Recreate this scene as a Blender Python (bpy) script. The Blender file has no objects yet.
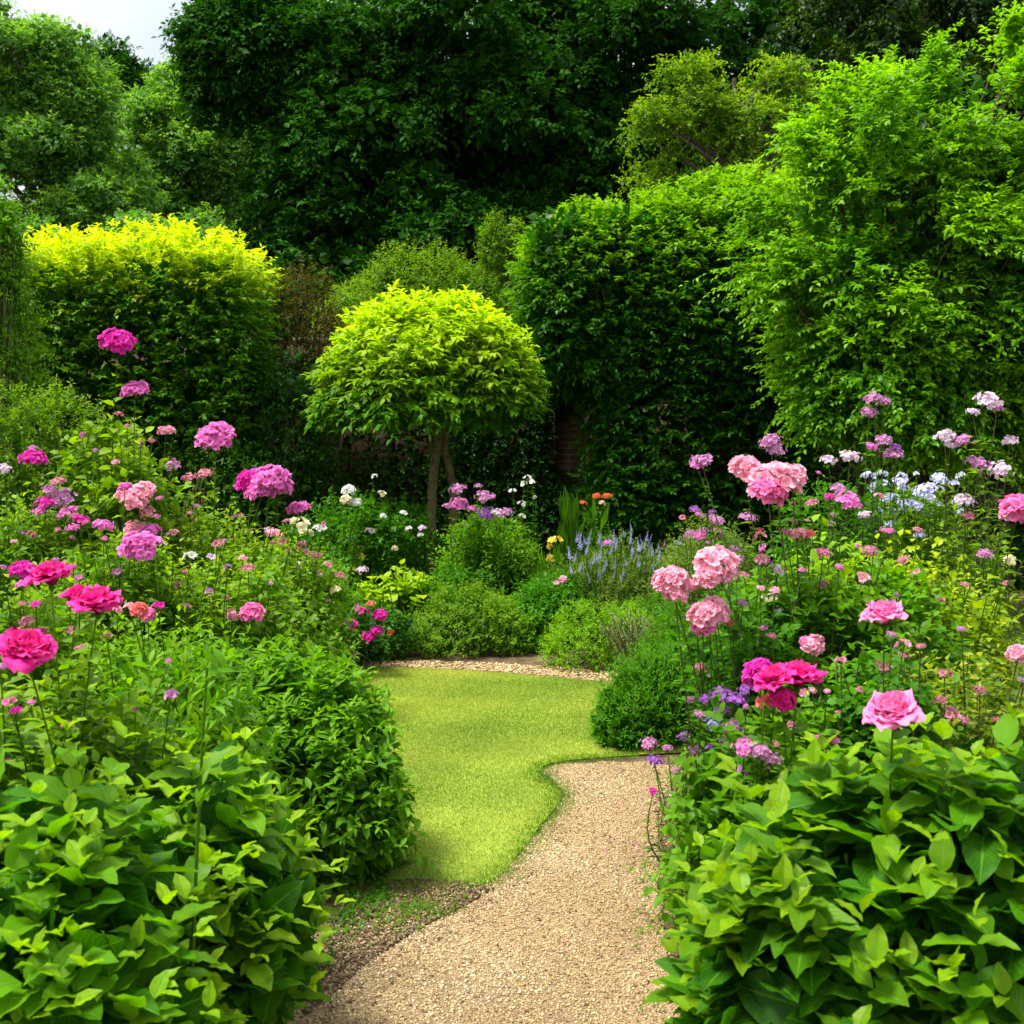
import bpy, math
import numpy as np
from mathutils import Vector, Euler

R = math.radians
rng = np.random.default_rng(7)
scene = bpy.context.scene
C = scene.collection
F = 1230.0          # focal length in pixels of the 1024 frame
HZ = 440.0          # row of the horizon
EYE = 1.6

# ---------------------------------------------------------------- camera
cam_d = bpy.data.cameras.new('camera')
cam = bpy.data.objects.new('camera', cam_d)
C.objects.link(cam)
scene.camera = cam
cam.location = (0, 0, EYE)
cam.rotation_euler = (R(90), 0, 0)
cam_d.sensor_width = 36
cam_d.lens = F / 1024 * 36
cam_d.shift_y = -(512 - HZ) / 1024
cam_d.clip_start = 0.05
cam_d.clip_end = 1500
cam_d.dof.use_dof = True
cam_d.dof.focus_distance = 6.2
cam_d.dof.aperture_fstop = 8

# ---------------------------------------------------------------- world, sun, exposure
SUN_EL, SUN_AZ = 68, -100      # azimuth measured from +Y towards +X
w = bpy.data.worlds.new('World')
scene.world = w
w.use_nodes = True
nt = w.node_tree
nt.nodes.clear()
out = nt.nodes.new('ShaderNodeOutputWorld')
bg = nt.nodes.new('ShaderNodeBackground')
sky = nt.nodes.new('ShaderNodeTexSky')
sky.sky_type = 'NISHITA'
sky.sun_disc = False
sky.sun_elevation = R(SUN_EL)
sky.sun_rotation = R(SUN_AZ)
sky.dust_density = 2.0
tc = nt.nodes.new('ShaderNodeTexCoord')
nz = nt.nodes.new('ShaderNodeTexNoise')
nz.inputs['Scale'].default_value = 3.2
nz.inputs['Detail'].default_value = 6
nz.inputs['Roughness'].default_value = 0.55
cr = nt.nodes.new('ShaderNodeValToRGB')
cr.color_ramp.elements[0].position = 0.35
cr.color_ramp.elements[0].color = (5.3, 6.0, 6.6, 1)
cr.color_ramp.elements[1].position = 0.68
cr.color_ramp.elements[1].color = (9.2, 9.4, 9.6, 1)
mx = nt.nodes.new('ShaderNodeMix')
mx.data_type = 'RGBA'
mx.inputs[0].default_value = 0.86
nt.links.new(tc.outputs['Generated'], nz.inputs['Vector'])
nt.links.new(nz.outputs[0], cr.inputs[0])
nt.links.new(sky.outputs[0], mx.inputs[6])
sep = nt.nodes.new('ShaderNodeSeparateXYZ')
nt.links.new(tc.outputs['Generated'], sep.inputs[0])
mr = nt.nodes.new('ShaderNodeMapRange')      # an overcast sky is brighter overhead than near the horizon
mr.inputs[1].default_value = 0.0; mr.inputs[2].default_value = 0.9
mr.inputs[3].default_value = 0.44; mr.inputs[4].default_value = 1.15
nt.links.new(sep.outputs[2], mr.inputs[0])
vs_ = nt.nodes.new('ShaderNodeVectorMath'); vs_.operation = 'SCALE'
nt.links.new(cr.outputs[0], vs_.inputs[0]); nt.links.new(mr.outputs[0], vs_.inputs['Scale'])
nt.links.new(vs_.outputs[0], mx.inputs[7])
nt.links.new(mx.outputs[2], bg.inputs[0])
bg.inputs[1].default_value = 0.10
nt.links.new(bg.outputs[0], out.inputs[0])

sd = bpy.data.lights.new('sun', 'SUN')
sun = bpy.data.objects.new('sun', sd)
C.objects.link(sun)
sd.energy = 4.0
sd.angle = R(18)
sd.color = (1.0, 0.955, 0.87)
a, e = R(SUN_AZ), R(SUN_EL)
sdir = Vector((math.sin(a) * math.cos(e), math.cos(a) * math.cos(e), math.sin(e)))
sun.rotation_euler = sdir.to_track_quat('Z', 'Y').to_euler()

scene.view_settings.view_transform = 'Standard'
scene.view_settings.look = 'None'
scene.view_settings.exposure = 1.1
scene.view_settings.gamma = 1.0
scene.render.engine = 'CYCLES'
cy = scene.cycles
cy.use_denoising = True
cy.max_bounces = 6
cy.diffuse_bounces = 3
cy.glossy_bounces = 2
cy.transmission_bounces = 4
cy.transparent_max_bounces = 4
cy.use_adaptive_sampling = True
cy.adaptive_threshold = 0.02
cy.caustics_reflective = False
cy.caustics_refractive = False


# ================================================================ helpers
def at(px, py, d):
    return np.array([(px - 512) / F * d, d, EYE - (py - HZ) / F * d])


def gx(px, d):
    return (px - 512) / F * d


def gz(py, d):
    return EYE - (py - HZ) / F * d


def gp(px, py):
    """point of the ground seen at a pixel"""
    d = EYE * F / (py - HZ)
    return (gx(px, d), d)


def unit(v):
    return v / np.maximum(np.linalg.norm(v, axis=-1, keepdims=True), 1e-9)


def tag(o, label=None, cat=None, group=None, kind=None):
    if label: o['label'] = label
    if cat: o['category'] = cat
    if group: o['group'] = group
    if kind: o['kind'] = kind
    return o


def thing(name, label, cat, loc, group=None):
    o = bpy.data.objects.new(name, None)
    C.objects.link(o)
    o.location = [float(c) for c in loc]
    o.empty_display_size = 0.1
    return tag(o, label, cat, group)


def mesh_np(name, V, polys, attrs=None, uv=None, smooth=False):
    """polys: (n,k) int array or list of such arrays"""
    if not isinstance(polys, (list, tuple)):
        polys = [polys]
    polys = [p for p in polys if len(p)]
    me = bpy.data.meshes.new(name)
    V = np.asarray(V, dtype=np.float32)
    me.vertices.add(len(V))
    me.vertices.foreach_set('co', V.ravel())
    tot = sum(p.size for p in polys)
    me.loops.add(tot)
    me.loops.foreach_set('vertex_index', np.concatenate([p.ravel() for p in polys]).astype(np.int32))
    n = sum(len(p) for p in polys)
    me.polygons.add(n)
    sizes = np.concatenate([np.full(len(p), p.shape[1]) for p in polys])
    starts = np.concatenate([[0], np.cumsum(sizes)[:-1]])
    me.polygons.foreach_set('loop_start', starts.astype(np.int32))
    if attrs:
        for k, a_ in attrs.items():
            at_ = me.attributes.new(k, 'FLOAT', 'POINT')
            at_.data.foreach_set('value', np.asarray(a_, dtype=np.float32))
    me.update(calc_edges=True)
    if uv is not None:
        l = me.uv_layers.new(name='UVMap')
        idx = np.concatenate([p.ravel() for p in polys])
        l.data.foreach_set('uv', uv[idx].astype(np.float32).ravel())
    if smooth:
        me.polygons.foreach_set('use_smooth', np.ones(n, dtype=bool))
    return me


def link(name, me, mat, parent=None, loc=(0, 0, 0), rot=None, scale=None):
    o = bpy.data.objects.new(name, me)
    C.objects.link(o)
    if mat is not None and not me.materials:
        me.materials.append(mat)
    if parent is not None:
        o.parent = parent
    o.location = [float(c) for c in loc]
    if rot is not None: o.rotation_euler = rot
    if scale is not None: o.scale = scale if hasattr(scale, '__len__') else (scale,) * 3
    return o


# ---------------------------------------------------------------- materials
def new_mat(name):
    m = bpy.data.materials.new(name)
    m.use_nodes = True
    m.node_tree.nodes.clear()
    return m, m.node_tree.nodes, m.node_tree.links


def mixc(N, L, fac, a_, b_, mode='MIX'):
    n = N.new('ShaderNodeMix')
    n.data_type = 'RGBA'
    n.blend_type = mode
    for i, s in ((0, fac), (6, a_), (7, b_)):
        if hasattr(s, 'is_output'):
            L.new(s, n.inputs[i])
        elif i == 0:
            n.inputs[0].default_value = s
        else:
            n.inputs[i].default_value = (*s, 1)
    return n.outputs[2]


def math_n(N, L, op, a_, b_=None, clamp=False):
    n = N.new('ShaderNodeMath')
    n.operation = op
    n.use_clamp = clamp
    for i, s in enumerate((a_, b_)):
        if s is None: continue
        if hasattr(s, 'is_output'): L.new(s, n.inputs[i])
        else: n.inputs[i].default_value = s
    return n.outputs[0]


def leaf_mat(name, c0, c1, cg=None, rough=0.48, trans=0.42, spec=0.14, veins=False, tboost=1.7):
    sat = lambda c: (c[0] * 1.10, c[1] * 1.06, c[2] * .3)
    grn = lambda c, k, r_: (c[0] * k * r_, c[1] * k, c[2] * k)
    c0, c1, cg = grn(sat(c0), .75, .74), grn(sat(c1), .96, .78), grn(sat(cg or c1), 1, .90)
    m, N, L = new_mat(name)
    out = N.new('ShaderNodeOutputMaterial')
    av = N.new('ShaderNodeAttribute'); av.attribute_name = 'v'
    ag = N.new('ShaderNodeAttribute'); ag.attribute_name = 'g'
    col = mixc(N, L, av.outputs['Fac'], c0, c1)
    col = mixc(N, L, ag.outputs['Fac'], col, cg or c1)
    pr = N.new('ShaderNodeBsdfPrincipled')
    tr = N.new('ShaderNodeBsdfTranslucent')
    if veins:
        uvn = N.new('ShaderNodeUVMap')
        sx = N.new('ShaderNodeSeparateXYZ'); L.new(uvn.outputs[0], sx.inputs[0])
        du = math_n(N, L, 'ABSOLUTE', math_n(N, L, 'SUBTRACT', sx.outputs[0], 0.5))
        rib = math_n(N, L, 'SUBTRACT', 1.0, math_n(N, L, 'MULTIPLY', du, 22.0), clamp=True)
        ph = math_n(N, L, 'SUBTRACT', math_n(N, L, 'MULTIPLY', sx.outputs[1], 9.0), math_n(N, L, 'MULTIPLY', du, 7.5))
        fr = math_n(N, L, 'ABSOLUTE', math_n(N, L, 'SUBTRACT', math_n(N, L, 'FRACT', ph), 0.5))
        vein = math_n(N, L, 'SUBTRACT', 1.0, math_n(N, L, 'MULTIPLY', fr, 9.0), clamp=True)
        vein = math_n(N, L, 'MULTIPLY', vein, 0.55)
        vv = math_n(N, L, 'MAXIMUM', rib, vein)
        t2 = N.new('ShaderNodeTexCoord')
        no = N.new('ShaderNodeTexNoise'); no.inputs['Scale'].default_value = 26; no.inputs['Detail'].default_value = 4
        L.new(t2.outputs['Object'], no.inputs['Vector'])
        col = mixc(N, L, math_n(N, L, 'MULTIPLY', math_n(N, L, 'SUBTRACT', no.outputs[0], 0.42, clamp=True), 1.3), col, (c1[0] * 1.25, c1[1] * 1.05, c1[2]))
        col = mixc(N, L, math_n(N, L, 'MULTIPLY', vv, 0.7), col, (c1[0] * 1.6 + .03, c1[1] * 1.35 + .03, c1[2] + .03))
        n5 = N.new('ShaderNodeTexNoise'); n5.inputs['Scale'].default_value = 70; n5.inputs['Detail'].default_value = 2
        L.new(t2.outputs['Object'], n5.inputs['Vector'])
        col = mixc(N, L, math_n(N, L, 'MULTIPLY', math_n(N, L, 'SUBTRACT', n5.outputs[0], 0.69, clamp=True), 9.0, clamp=True), col, (.16, .10, .03))
        bp = N.new('ShaderNodeBump'); bp.inputs['Strength'].default_value = 0.8; bp.inputs['Distance'].default_value = 0.002
        hgt = math_n(N, L, 'SUBTRACT', math_n(N, L, 'MULTIPLY', no.outputs[0], 0.7), vv)
        L.new(hgt, bp.inputs['Height'])
        L.new(bp.outputs[0], pr.inputs['Normal'])
        L.new(bp.outputs[0], tr.inputs['Normal'])
    L.new(col, pr.inputs['Base Color'])
    pr.inputs['Roughness'].default_value = rough
    pr.inputs['Specular IOR Level'].default_value = spec
    tcn = mixc(N, L, 1.0, col, (tboost * .97, tboost, 0.3), 'MULTIPLY')
    L.new(tcn, tr.inputs['Color'])
    ms = N.new('ShaderNodeMixShader'); ms.inputs[0].default_value = trans
    L.new(pr.outputs[0], ms.inputs[1]); L.new(tr.outputs[0], ms.inputs[2])
    L.new(ms.outputs[0], out.inputs[0])
    return m


def petal_mat(name, c0, c1, trans=0.35, rough=0.55):
    """c0 at the inner/base of a petal, c1 at its edge; v varies per petal"""
    m, N, L = new_mat(name)
    out = N.new('ShaderNodeOutputMaterial')
    av = N.new('ShaderNodeAttribute'); av.attribute_name = 'v'
    ag = N.new('ShaderNodeAttribute'); ag.attribute_name = 'g'
    col = mixc(N, L, ag.outputs['Fac'], c0, c1)
    col = mixc(N, L, math_n(N, L, 'MULTIPLY', av.outputs['Fac'], 0.35), col, tuple(min(.95, x * 1.1 + .04) for x in c1))
    t2 = N.new('ShaderNodeTexCoord')
    n3 = N.new('ShaderNodeTexNoise'); n3.inputs['Scale'].default_value = 3.5; n3.inputs['Detail'].default_value = 4
    L.new(t2.outputs['Object'], n3.inputs['Vector'])
    col = mixc(N, L, math_n(N, L, 'MULTIPLY', math_n(N, L, 'SUBTRACT', n3.outputs[0], 0.5, clamp=True), 2.2, clamp=True), col, tuple(min(.95, x * .95 + .07) for x in c1))
    rim = math_n(N, L, 'MULTIPLY', math_n(N, L, 'SUBTRACT', ag.outputs['Fac'], 0.82, clamp=True), 2.0, clamp=True)
    col = mixc(N, L, rim, col, tuple(min(.95, x * .9 + .12) for x in c1))
    no = N.new('ShaderNodeTexNoise'); no.inputs['Scale'].default_value = 60; no.inputs['Detail'].default_value = 3
    L.new(t2.outputs['Object'], no.inputs['Vector'])
    bp = N.new('ShaderNodeBump'); bp.inputs['Strength'].default_value = 0.35; bp.inputs['Distance'].default_value = 0.002
    L.new(no.outputs[0], bp.inputs['Height'])
    pr = N.new('ShaderNodeBsdfPrincipled')
    L.new(col, pr.inputs['Base Color']); L.new(bp.outputs[0], pr.inputs['Normal'])
    pr.inputs['Roughness'].default_value = rough
    pr.inputs['Specular IOR Level'].default_value = 0.2
    tr = N.new('ShaderNodeBsdfTranslucent'); L.new(col, tr.inputs['Color'])
    ms = N.new('ShaderNodeMixShader'); ms.inputs[0].default_value = trans
    L.new(pr.outputs[0], ms.inputs[1]); L.new(tr.outputs[0], ms.inputs[2])
    L.new(ms.outputs[0], out.inputs[0])
    return m


def noise_mat(name, cols, scale=5, detail=8, rough=0.9, bump=0.4, dist=0.01, attr=False, scale2=None, pos=None):
    m, N, L = new_mat(name)
    out = N.new('ShaderNodeOutputMaterial')
    tcn = N.new('ShaderNodeTexCoord')
    no = N.new('ShaderNodeTexNoise'); no.inputs['Scale'].default_value = scale; no.inputs['Detail'].default_value = detail
    no.inputs['Roughness'].default_value = 0.65
    L.new(tcn.outputs['Object'], no.inputs['Vector'])
    rp = N.new('ShaderNodeValToRGB')
    els = rp.color_ramp.elements
    pos = pos or [0.3 + 0.4 * i / (len(cols) - 1) for i in range(len(cols))]
    els[0].position, els[0].color = pos[0], (*cols[0], 1)
    els[1].position, els[1].color = pos[-1], (*cols[-1], 1)
    for i in range(1, len(cols) - 1):
        q = els.new(pos[i]); q.color = (*cols[i], 1)
    if attr:
        av = N.new('ShaderNodeAttribute'); av.attribute_name = 'v'
        L.new(av.outputs['Fac'], rp.inputs[0])
    else:
        L.new(no.outputs[0], rp.inputs[0])
    col = rp.outputs[0]
    if scale2:
        n2 = N.new('ShaderNodeTexNoise'); n2.inputs['Scale'].default_value = scale2; n2.inputs['Detail'].default_value = 3
        L.new(tcn.outputs['Object'], n2.inputs['Vector'])
        k = N.new('ShaderNodeMapRange'); k.inputs[1].default_value = .3; k.inputs[2].default_value = .7
        k.inputs[3].default_value = .72; k.inputs[4].default_value = 1.2
        L.new(n2.outputs[0], k.inputs[0])
        vm = N.new('ShaderNodeVectorMath'); vm.operation = 'SCALE'
        L.new(col, vm.inputs[0]); L.new(k.outputs[0], vm.inputs['Scale'])
        col = vm.outputs[0]
    pr = N.new('ShaderNodeBsdfPrincipled')
    L.new(col, pr.inputs['Base Color'])
    pr.inputs['Roughness'].default_value = rough
    pr.inputs['Specular IOR Level'].default_value = 0.25
    bp = N.new('ShaderNodeBump'); bp.inputs['Strength'].default_value = bump; bp.inputs['Distance'].default_value = dist
    L.new(no.outputs[0], bp.inputs['Height']); L.new(bp.outputs[0], pr.inputs['Normal'])
    L.new(pr.outputs[0], out.inputs[0])
    return m


M = {}
# leaf materials: dark variant, light variant, young growth
M['front'] = leaf_mat('broad_leaf', (.022, .10, .008), (.075, .23, .012), (.36, .50, .015), rough=.42, trans=.42, spec=.17, veins=True)
M['front2'] = leaf_mat('broad_leaf_dark', (.025, .105, .008), (.085, .25, .012), (.36, .50, .02), rough=.42, trans=.42, spec=.17, veins=True)
M['mid'] = leaf_mat('mid_green_leaf', (.035, .125, .010), (.085, .24, .018), (.17, .36, .03))
M['fresh'] = leaf_mat('fresh_green_leaf', (.06, .16, .014), (.14, .29, .02), (.26, .40, .035))
M['rose'] = leaf_mat('rose_leaf', (.055, .14, .015), (.17, .30, .03), (.34, .42, .06))
M['olive'] = leaf_mat('olive_leaf', (.065, .12, .02), (.17, .24, .05), (.32, .34, .10))
M['goldrose'] = leaf_mat('gold_rose_leaf', (.08, .16, .015), (.20, .30, .03), (.36, .43, .05))
M['lime'] = leaf_mat('lime_leaf', (.12, .25, .012), (.25, .38, .02), (.48, .55, .03))
M['yellow'] = leaf_mat('golden_leaf', (.018, .09, .006), (.075, .23, .01), (.54, .60, .015), trans=.40)
M['gold'] = leaf_mat('golden_robinia_leaf', (.04, .14, .008), (.12, .28, .012), (.44, .55, .02), trans=.40)
M['hedge'] = leaf_mat('hedge_leaf', (.016, .08, .006), (.06, .19, .012), (.24, .42, .02), rough=.38)
M['ivy'] = leaf_mat('ivy_leaf', (.012, .055, .008), (.04, .125, .012), (.09, .2, .02), rough=.4, trans=.25)
M['dark'] = leaf_mat('dark_tree_leaf', (.009, .040, .007), (.026, .105, .015), (.04, .14, .014), rough=.6, trans=.25, spec=.06)
M['darkest'] = leaf_mat('dark_conifer_leaf', (.010, .035, .006), (.028, .07, .01), (.08, .14, .015), rough=.5, trans=.25, spec=.2)
M['far'] = leaf_mat('far_tree_leaf', (.09, .21, .12), (.17, .32, .20), (.27, .42, .26), rough=.5)
M['olivetree'] = leaf_mat('olive_tree_leaf', (.08, .17, .02), (.17, .28, .03), (.30, .40, .05))
M['right'] = leaf_mat('arching_tree_leaf', (.04, .14, .008), (.10, .27, .012), (.26, .46, .02), rough=.36, trans=.4)
M['copper'] = leaf_mat('copper_leaf', (.06, .05, .02), (.15, .10, .045), (.25, .17, .09))
M['grey'] = leaf_mat('grey_green_leaf', (.09, .14, .06), (.18, .24, .13), (.28, .3, .2))
M['lav'] = leaf_mat('lavender_spike', (.16, .15, .22), (.30, .28, .40), (.36, .33, .52), trans=.2)
M['buff'] = leaf_mat('buff_plume', (.34, .28, .16), (.50, .42, .27), (.5, .45, .3), trans=.25)
M['maroon'] = leaf_mat('maroon_leaf', (.13, .02, .03), (.26, .05, .08), (.4, .1, .15))
M['grass'] = leaf_mat('grass_blade', (.15, .23, .07), (.27, .32, .13), (.46, .44, .30), rough=.6, trans=.3)
M['turf'] = leaf_mat('edge_grass', (.06, .16, .012), (.13, .26, .02), (.24, .34, .04), rough=.5, trans=.3)
M['stem'] = leaf_mat('green_stem', (.06, .12, .02), (.12, .2, .04), (.2, .25, .06), trans=.05)
M['darkstem'] = noise_mat('dark_stem', [(.05, .07, .02), (.13, .14, .05)], 30)
M['bark'] = noise_mat('bark', [(.035, .028, .018), (.10, .08, .055), (.16, .14, .10)], 14, bump=.9, dist=.03)
M['paletrunk'] = noise_mat('pale_bark', [(.05, .045, .02), (.14, .12, .05), (.2, .17, .08)], 22, bump=.9, dist=.02)
M['soil'] = noise_mat('soil', [(.035, .022, .010), (.10, .065, .032), (.20, .14, .075)], 9, detail=14, bump=.9, dist=.03, scale2=2)
M['lawn'] = noise_mat('lawn', [(.12, .20, .014), (.21, .29, .026), (.30, .35, .06)], 90, detail=6, bump=.6, dist=.01, scale2=1.3)
M['path'] = noise_mat('gravel', [(.11, .065, .035), (.30, .20, .11), (.50, .37, .23)], 130, detail=6, bump=1, dist=.008, scale2=1.6)
M['pebble'] = noise_mat('pebble', [(.09, .052, .022), (.36, .245, .105), (.54, .39, .19), (.80, .66, .42)], 200, attr=True, bump=.2, pos=[0, .3, .65, 1], rough=.7)
M['crumb'] = noise_mat('soil_crumb', [(.05, .030, .014), (.14, .090, .045), (.34, .25, .14)], 200, attr=True, bump=.2, pos=[0, .5, 1])
# petals
P = {}
P['hot'] = petal_mat('hot_pink_petal', (.52, .0, .14), (.86, .004, .30))
P['pink'] = petal_mat('pink_petal', (.80, .06, .30), (.95, .25, .54))
P['pale'] = petal_mat('pale_pink_petal', (.88, .20, .32), (.95, .48, .60))
P['lilac'] = petal_mat('lilac_pink_petal', (.50, .05, .30), (.84, .22, .60))
P['magenta'] = petal_mat('magenta_petal', (.42, .0, .20), (.80, .02, .46))
P['purple'] = petal_mat('purple_petal', (.12, .02, .18), (.38, .12, .50))
P['mauve'] = petal_mat('mauve_petal', (.28, .05, .20), (.62, .28, .52))
P['dusky'] = petal_mat('dusky_pink_petal', (.30, .06, .09), (.66, .26, .33))
P['coral'] = petal_mat('coral_petal', (.62, .03, .03), (.90, .22, .22))
P['orange'] = petal_mat('orange_petal', (.55, .05, .01), (.86, .16, .05))
P['white'] = petal_mat('white_petal', (.68, .68, .52), (.86, .86, .84))
P['cream'] = petal_mat('cream_petal', (.70, .60, .25), (.85, .80, .55))
P['yellow'] = petal_mat('yellow_petal', (.70, .42, .01), (.85, .68, .10))
P['bluewhite'] = petal_mat('pale_lilac_petal', (.42, .42, .66), (.66, .66, .86))
P['bluelilac'] = petal_mat('blue_lilac_petal', (.16, .15, .36), (.34, .34, .62))
P['lilacwhite'] = petal_mat('lilac_white_petal', (.45, .22, .38), (.80, .66, .76))


# ---------------------------------------------------------------- leaves in bulk
def leaf_mesh(name, Pt, T, Nn, Ln, Wd, curl, fold, v, g, n=2, across=1, uvs=False, origin=(0, 0, 0), shape='ovate'):
    """one mesh of leaves. rows along the leaf 0..n, end rows are single points; across = side verts per half."""
    m = len(Pt)
    T = unit(T)
    B = unit(np.cross(T, Nn))
    Nn = np.cross(B, T)
    ts = np.linspace(0, 1, n + 1)
    if shape == 'ovate': prof = np.sin(np.pi * ts ** 0.78) ** 0.9 if n > 2 else np.array([0, 1, 0.])
    elif shape == 'heart': prof = np.sin(np.pi * ts ** 0.55) ** 0.75 if n > 2 else np.array([0, 1, 0.])
    else: prof = np.sin(np.pi * ts ** 0.6) ** 0.5 if n > 2 else np.array([0, 1, 0.])
    if n == 2: ts = np.array([0, .42, 1.])
    rows, uv, gt = [], [], []
    ids, cnt = [], 0
    for i, t in enumerate(ts):
        if i in (0, n):
            offs = [0.0]
        else:
            offs = list(np.linspace(-1, 1, 2 * across + 1))
        ids.append(list(range(cnt, cnt + len(offs)))); cnt += len(offs)
        for o in offs:
            wv = Wd * .5 * prof[i] * o
            ripple = (np.sin(t * 17 + v * 30 + o) * 0.035 * abs(o)) * Ln if n > 4 else 0
            zz = -curl * Ln * t * t + fold * np.abs(wv) + ripple
            p = Pt + T * (Ln * t * (1 - .25 * np.abs(curl) * t))[:, None] + B * wv[:, None] + Nn * (zz if np.ndim(zz) else np.full(m, zz))[:, None]
            rows.append(p); uv.append((.5 + .5 * o, t))
    K = len(rows)
    V = np.stack(rows, 1)                     # m,K,3
    tris, quads = [], []
    for i in range(n):
        A, Bq = ids[i], ids[i + 1]
        if len(A) == 1:
            for j in range(len(Bq) - 1): tris.append((A[0], Bq[j + 1], Bq[j]))
        elif len(Bq) == 1:
            for j in range(len(A) - 1): tris.append((A[j], A[j + 1], Bq[0]))
        else:
            for j in range(len(A) - 1): quads.append((A[j], A[j + 1], Bq[j + 1], Bq[j]))
    base = (np.arange(m) * K)[:, None, None]
    polys = []
    if tris: polys.append((base + np.array(tris)[None]).reshape(-1, 3))
    if quads: polys.append((base + np.array(quads)[None]).reshape(-1, 4))
    V = V.reshape(-1, 3) - np.asarray(origin, float)[None]
    at_ = {'v': np.repeat(v, K), 'g': np.repeat(g, K)}
    return mesh_np(name, V, polys, at_, np.tile(np.array(uv), (m, 1)) if uvs else None, smooth=n > 2)


class Leaves:
    def __init__(s): s.a = []

    def add(s, P_, T, N_, L_, W_, curl, fold, v, g):
        m = len(P_)
        f = lambda x: np.broadcast_to(np.asarray(x, float), (m,)).copy()
        s.a.append((P_, T, N_, f(L_), f(W_), f(curl), f(fold), f(v), f(g)))

    def build(s, name, mat, parent=None, origin=(0, 0, 0), **kw):
        c = [np.concatenate([q[i] for q in s.a]) for i in range(9)]
        me = leaf_mesh(name, *c, origin=origin, **kw)
        return link(name, me, mat, parent)


def shoots(Lv, P0, D, SL, k, ll, wr=.5, incl=65, mode='spiral', droop=.1, g=0., gtip=0., t0=.15, up=.7, curl=.25, fold=.35, jit=.25, tiny_tip=.45, vshift=0., flatT=1.):
    """leaves along shoots. P0,D (n,3); SL (n,)"""
    n = len(P0)
    if n == 0: return
    D = unit(D)
    SL = np.broadcast_to(SL, (n,))
    ref = unit(rng.normal(size=(n, 3)))
    U = unit(np.cross(D, ref)); Vv = np.cross(D, U)
    if mode == 'flat':
        U = unit(np.cross(D, np.array([0, 0, 1.]) + rng.normal(size=(n, 3)) * .15)); Vv = np.cross(D, U)
    i = np.arange(k)
    t = t0 + (1 - t0) * (i / max(k - 1, 1)) if mode != 'pairs' else t0 + (1 - t0) * ((i // 2) / max((k - 1) // 2, 1))
    t = t[None] + rng.normal(size=(n, k)) * .02
    if mode == 'pairs': ph = (i // 2) * np.pi / 2 + (i % 2) * np.pi
    elif mode == 'flat': ph = (i % 2) * np.pi
    else: ph = i * 2.39996
    ph = ph[None] + rng.normal(size=(n, k)) * .3
    side = U[:, None] * np.cos(ph)[..., None] + Vv[:, None] * np.sin(ph)[..., None]
    pos = P0[:, None] + D[:, None] * (SL[:, None] * t)[..., None]
    pos[..., 2] -= droop * SL[:, None] * t * t
    inc = R(incl) * (1 - .45 * t ** 3)
    T = D[:, None] * np.cos(inc)[..., None] + side * np.sin(inc)[..., None]
    T = T + rng.normal(size=T.shape) * jit
    T[..., 2] = T[..., 2] * flatT - droop * .8
    Nn = D[:, None] * (1 - up) + np.array([0, 0, 1.]) * up + rng.normal(size=T.shape) * jit
    size = 1 - (1 - tiny_tip) * t ** 3 * (1 if mode != 'flat' else .5)
    LL = ll * size * rng.uniform(.75, 1.25, (n, k))
    gs = np.broadcast_to(g, (n,))[:, None] + gtip * np.clip(t, 0, 1) ** 2 + rng.normal(size=(n, k)) * .06
    vs = rng.uniform(0, 1, (n, 1)) * .5 + rng.uniform(0, .5, (n, k)) + vshift
    Lv.add(pos.reshape(-1, 3), T.reshape(-1, 3), Nn.reshape(-1, 3), LL.ravel(), (LL * wr).ravel() * rng.uniform(.85, 1.15, n * k),
           (curl * rng.uniform(.2, 1.8, (n, k))).ravel(), fold, np.clip(vs, 0, 1).ravel(), np.clip(gs, 0, 1).ravel())


def tubes(name, Ps, r0, r1, mat, parent, origin, sides=4, smooth=True, taper=1.0):
    """Ps (n,m,3) polylines -> one mesh of tapered tubes"""
    Ps = np.asarray(Ps, float)
    n, m, _ = Ps.shape
    Tn = unit(np.gradient(Ps, axis=1))
    ref = np.where(np.abs(Tn[..., 2:3]) > .8, np.array([1., 0, 0]), np.array([0, 0, 1.]))
    U = unit(np.cross(Tn, ref)); Vv = np.cross(Tn, U)
    t = np.linspace(0, 1, m)[None] ** taper
    r0 = np.broadcast_to(r0, (n,))[:, None]; r1 = np.broadcast_to(r1, (n,))[:, None]
    rad = r0 + (r1 - r0) * t
    an = np.arange(sides) * 2 * np.pi / sides
    V = Ps[:, :, None] + (U[:, :, None] * np.cos(an)[None, None, :, None] + Vv[:, :, None] * np.sin(an)[None, None, :, None]) * rad[..., None, None]
    base = (np.arange(n) * m * sides)[:, None]
    q = []
    for i in range(m - 1):
        for j in range(sides):
            j2 = (j + 1) % sides
            q.append((i * sides + j, i * sides + j2, (i + 1) * sides + j2, (i + 1) * sides + j))
    quads = (base[..., None] + np.array(q)[None]).reshape(-1, 4)
    V = V.reshape(-1, 3) - np.asarray(origin, float)
    nv = len(V)
    me = mesh_np(name, V, quads, {'v': np.repeat(rng.uniform(0, 1, n), m * sides), 'g': np.zeros(nv)}, smooth=smooth)
    return link(name, me, mat, parent)


def curve_pts(A, B, m=6, sag=0., lean=0.):
    """(n,3) start and end -> (n,m,3), bowed"""
    A = np.atleast_2d(A); B = np.atleast_2d(B)
    t = np.linspace(0, 1, m)[None, :, None]
    H = (B - A) * np.array([1, 1, 0.])
    pts = A[:, None] + (B - A)[:, None] * t
    # stems rise first, then lean
    pts = pts - H[:, None] * (t * (1 - t)) * .7
    pts += rng.normal(size=(len(A), 1, 3)) * np.sin(np.pi * t) * lean
    pts[..., 2:3] -= sag * np.sin(np.pi * t) * 0
    return pts


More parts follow.
